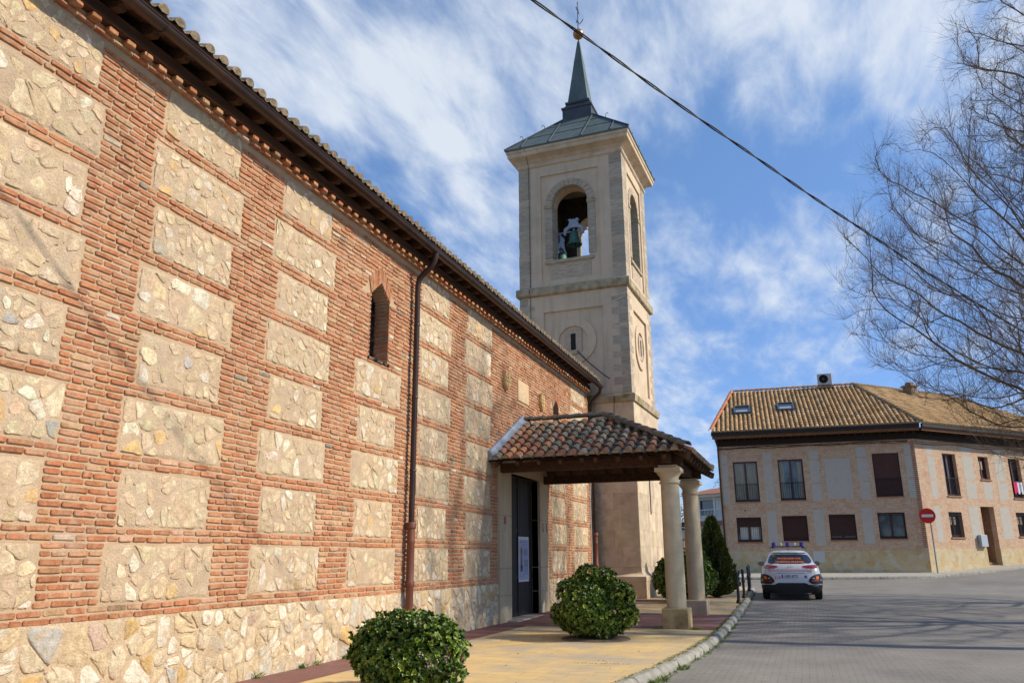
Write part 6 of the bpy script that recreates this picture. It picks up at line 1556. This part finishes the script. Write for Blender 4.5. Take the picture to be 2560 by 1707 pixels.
# trees and hedge behind the white wall
def bushy(loc, rx, h, n, label, cols_, seed, name='bushy_tree', size=.25, bare=False):
    R.seed(seed); e = thing(name, label, 'tree', loc, 0, 'trees behind the cream wall'); mb = MB()
    cl = [(Vector((R.gauss(0, .45)*rx, R.gauss(0, .4)*rx, h*R.uniform(.25, .92))), R.uniform(.25, .5)*rx) for _ in range(16)]
    for i in range(n):
        c, r_ = R.choice(cl); d = Vector((R.gauss(0, 1), R.gauss(0, 1), R.gauss(0, 1))).normalized(); p = c+d*r_*R.uniform(.5, 1.05); s = d.orthogonal().normalized(); s.rotate(Matrix.Rotation(R.uniform(0, 6.28), 3, d)); t = d.cross(s); L = size*R.uniform(.4, 1)
        mb.col(pick(cols_, .7, 1.3)); mb.add([p, p+s*L*.5+t*L*.2, p+s*L, p+s*L*.5-t*L*.2], [(0, 1, 2, 3)])
    mb.raw('crown', mat('background_leaf', (1, 1, 1), attr=True, rough=.9, col2=(.8, .8, .8), scale=9), e)
    tr = MB(); tr.tube([(0, 0, -.5), (.1, 0, h*.4), (0, .1, h*.7)], [.16, .12, .05], 7); tr.build('trunk', m_bark, e)
OL = [((.06, .075, .03), 3), ((.10, .11, .06), 2), ((.035, .05, .02), 3), ((.13, .12, .09), 1)]
GR_ = [((.16, .15, .13), 3), ((.10, .09, .08), 3), ((.24, .22, .20), 1), ((.06, .07, .04), 2)]
bushy((-8.2, 54.5, .5), 2.2, 4.4, 3200, 'grey green olive like tree behind the pale wall, left of the corner building', OL, 31)
bushy((-11.2, 56.5, .5), 2.3, 4.6, 2600, 'dark bushy tree behind the cream wall seen between the columns', OL, 33)
bushy((-10.4, 54.0, .5), 1.5, 7.6, 3000, 'tall greyish leafless looking tree seen in the gap between the columns', GR_, 35, size=.16)
bushy((-6.0, 80, 1.5), 3.2, 9, 1500, 'hazy bare treetop showing over the white house roof', [((.20, .20, .22), 1), ((.15, .15, .17), 1)], 37, size=.3)
bushy((-14.5, 57, .5), 3.0, 5, 2200, 'bushy dark tree behind the wall hidden mostly by the tower', OL, 39)
# weeds and grass along kerb and wall
gs = MB(); R.seed(77)
def tuft(x, y, z, n, hgt, w_=.006, spread=.04):
    for k in range(n):
        px, py = x+R.gauss(0, spread), y+R.gauss(0, spread); a = R.uniform(0, 6.28); L = hgt*R.uniform(.5, 1.2); dx_, dy_ = math.cos(a)*L*R.uniform(.2, .9), math.sin(a)*L*R.uniform(.2, .9); s = Vector((-math.sin(a), math.cos(a), 0))*w_
        gs.col(pick([((.13, .20, .03), 3), ((.19, .25, .05), 2), ((.08, .13, .02), 2)])); p = Vector((px, py, z)); gs.add([p-s, p+s, p+Vector((dx_, dy_, L*.6))+s*.6, p+Vector((dx_*1.7, dy_*1.7, L*.85))], [(0, 1, 2, 3)])
y = 8.5
while y < 34:
    dn = R.random()
    if dn < .86: tuft(kx(y)-.015, y, zp(y)+.005, int(R.uniform(8, 26)), .022, .004, .025)
    if R.random() < .45: tuft(kx(y)+.20, y, zr(0, y), int(R.uniform(4, 20)), .05, .005, .035)
    y += .075 if y < 20 else .16
for y in (10.9, 11.3, 12.5): tuft(kx(y)+.22, y, zr(0, y), 60, .08, .007, .06)
for y, n, s in ((10.2, 40, .035), (10.55, 22, .03), (11.35, 34, .04), (9.2, 18, .03), (12.9, 10, .03)): tuft(-6.86, y, .005, n, .09, .008, s)
tuft(-2.35, 17.95, .0, 90, .06, .006, .07); tuft(-3.15, 17.9, .0, 20, .10, .005, .04)
for k in range(26): tuft(-3.3+k*.03, 11.9+.004*k, .003, 3, .02, .004, .012)
for k in range(30): tuft(R.uniform(-1.7, 4.5), R.uniform(8.5, 13), zr(0, 10), 3, .012, .004, .02)
tag(gs.raw('grass_weeds', mat('grass_blade', (1, 1, 1), attr=True, rough=.7, col2=(.85, .85, .85), scale=10)), 'low green weeds along the kerb joints and wall foot', None, None, 'stuff')
lf = MB()
for k in range(40):
    x, y = R.uniform(-6, -2.3), R.uniform(8.5, 17); z = zp(y)+.008; a = R.uniform(0, 6.28); r_ = R.uniform(.012, .028)
    lf.add([(x+r_*math.cos(a), y+r_*math.sin(a), z), (x+r_*.5*math.cos(a+1.6), y+r_*.5*math.sin(a+1.6), z+.008), (x-r_*math.cos(a), y-r_*math.sin(a), z+.004), (x-r_*.5*math.cos(a+1.6), y-r_*.5*math.sin(a+1.6), z)], [(0, 1, 2, 3)])
tag(lf.raw('fallen_leaves', mat('dry_leaf', (.22, .10, .04), (.14, .07, .03), scale=20, rough=.8)), 'scattered small dry brown leaves lying on the yellow pavement', None, None, 'stuff')
tree_bed = MB(); tree_bed.lathe(-3.9, 15.45, [(.66, .006), (.64, .022), (.4, .03)], 24); tree_bed.lathe(-4.5, 8.98, [(.62, .006), (.60, .02), (.4, .03)], 24); tag(tree_bed.build('planting_soil', mat('bed_soil', (.11, .08, .05), (.17, .13, .09), scale=14, rough=1, bump=1, bscale=30)), kind='structure')
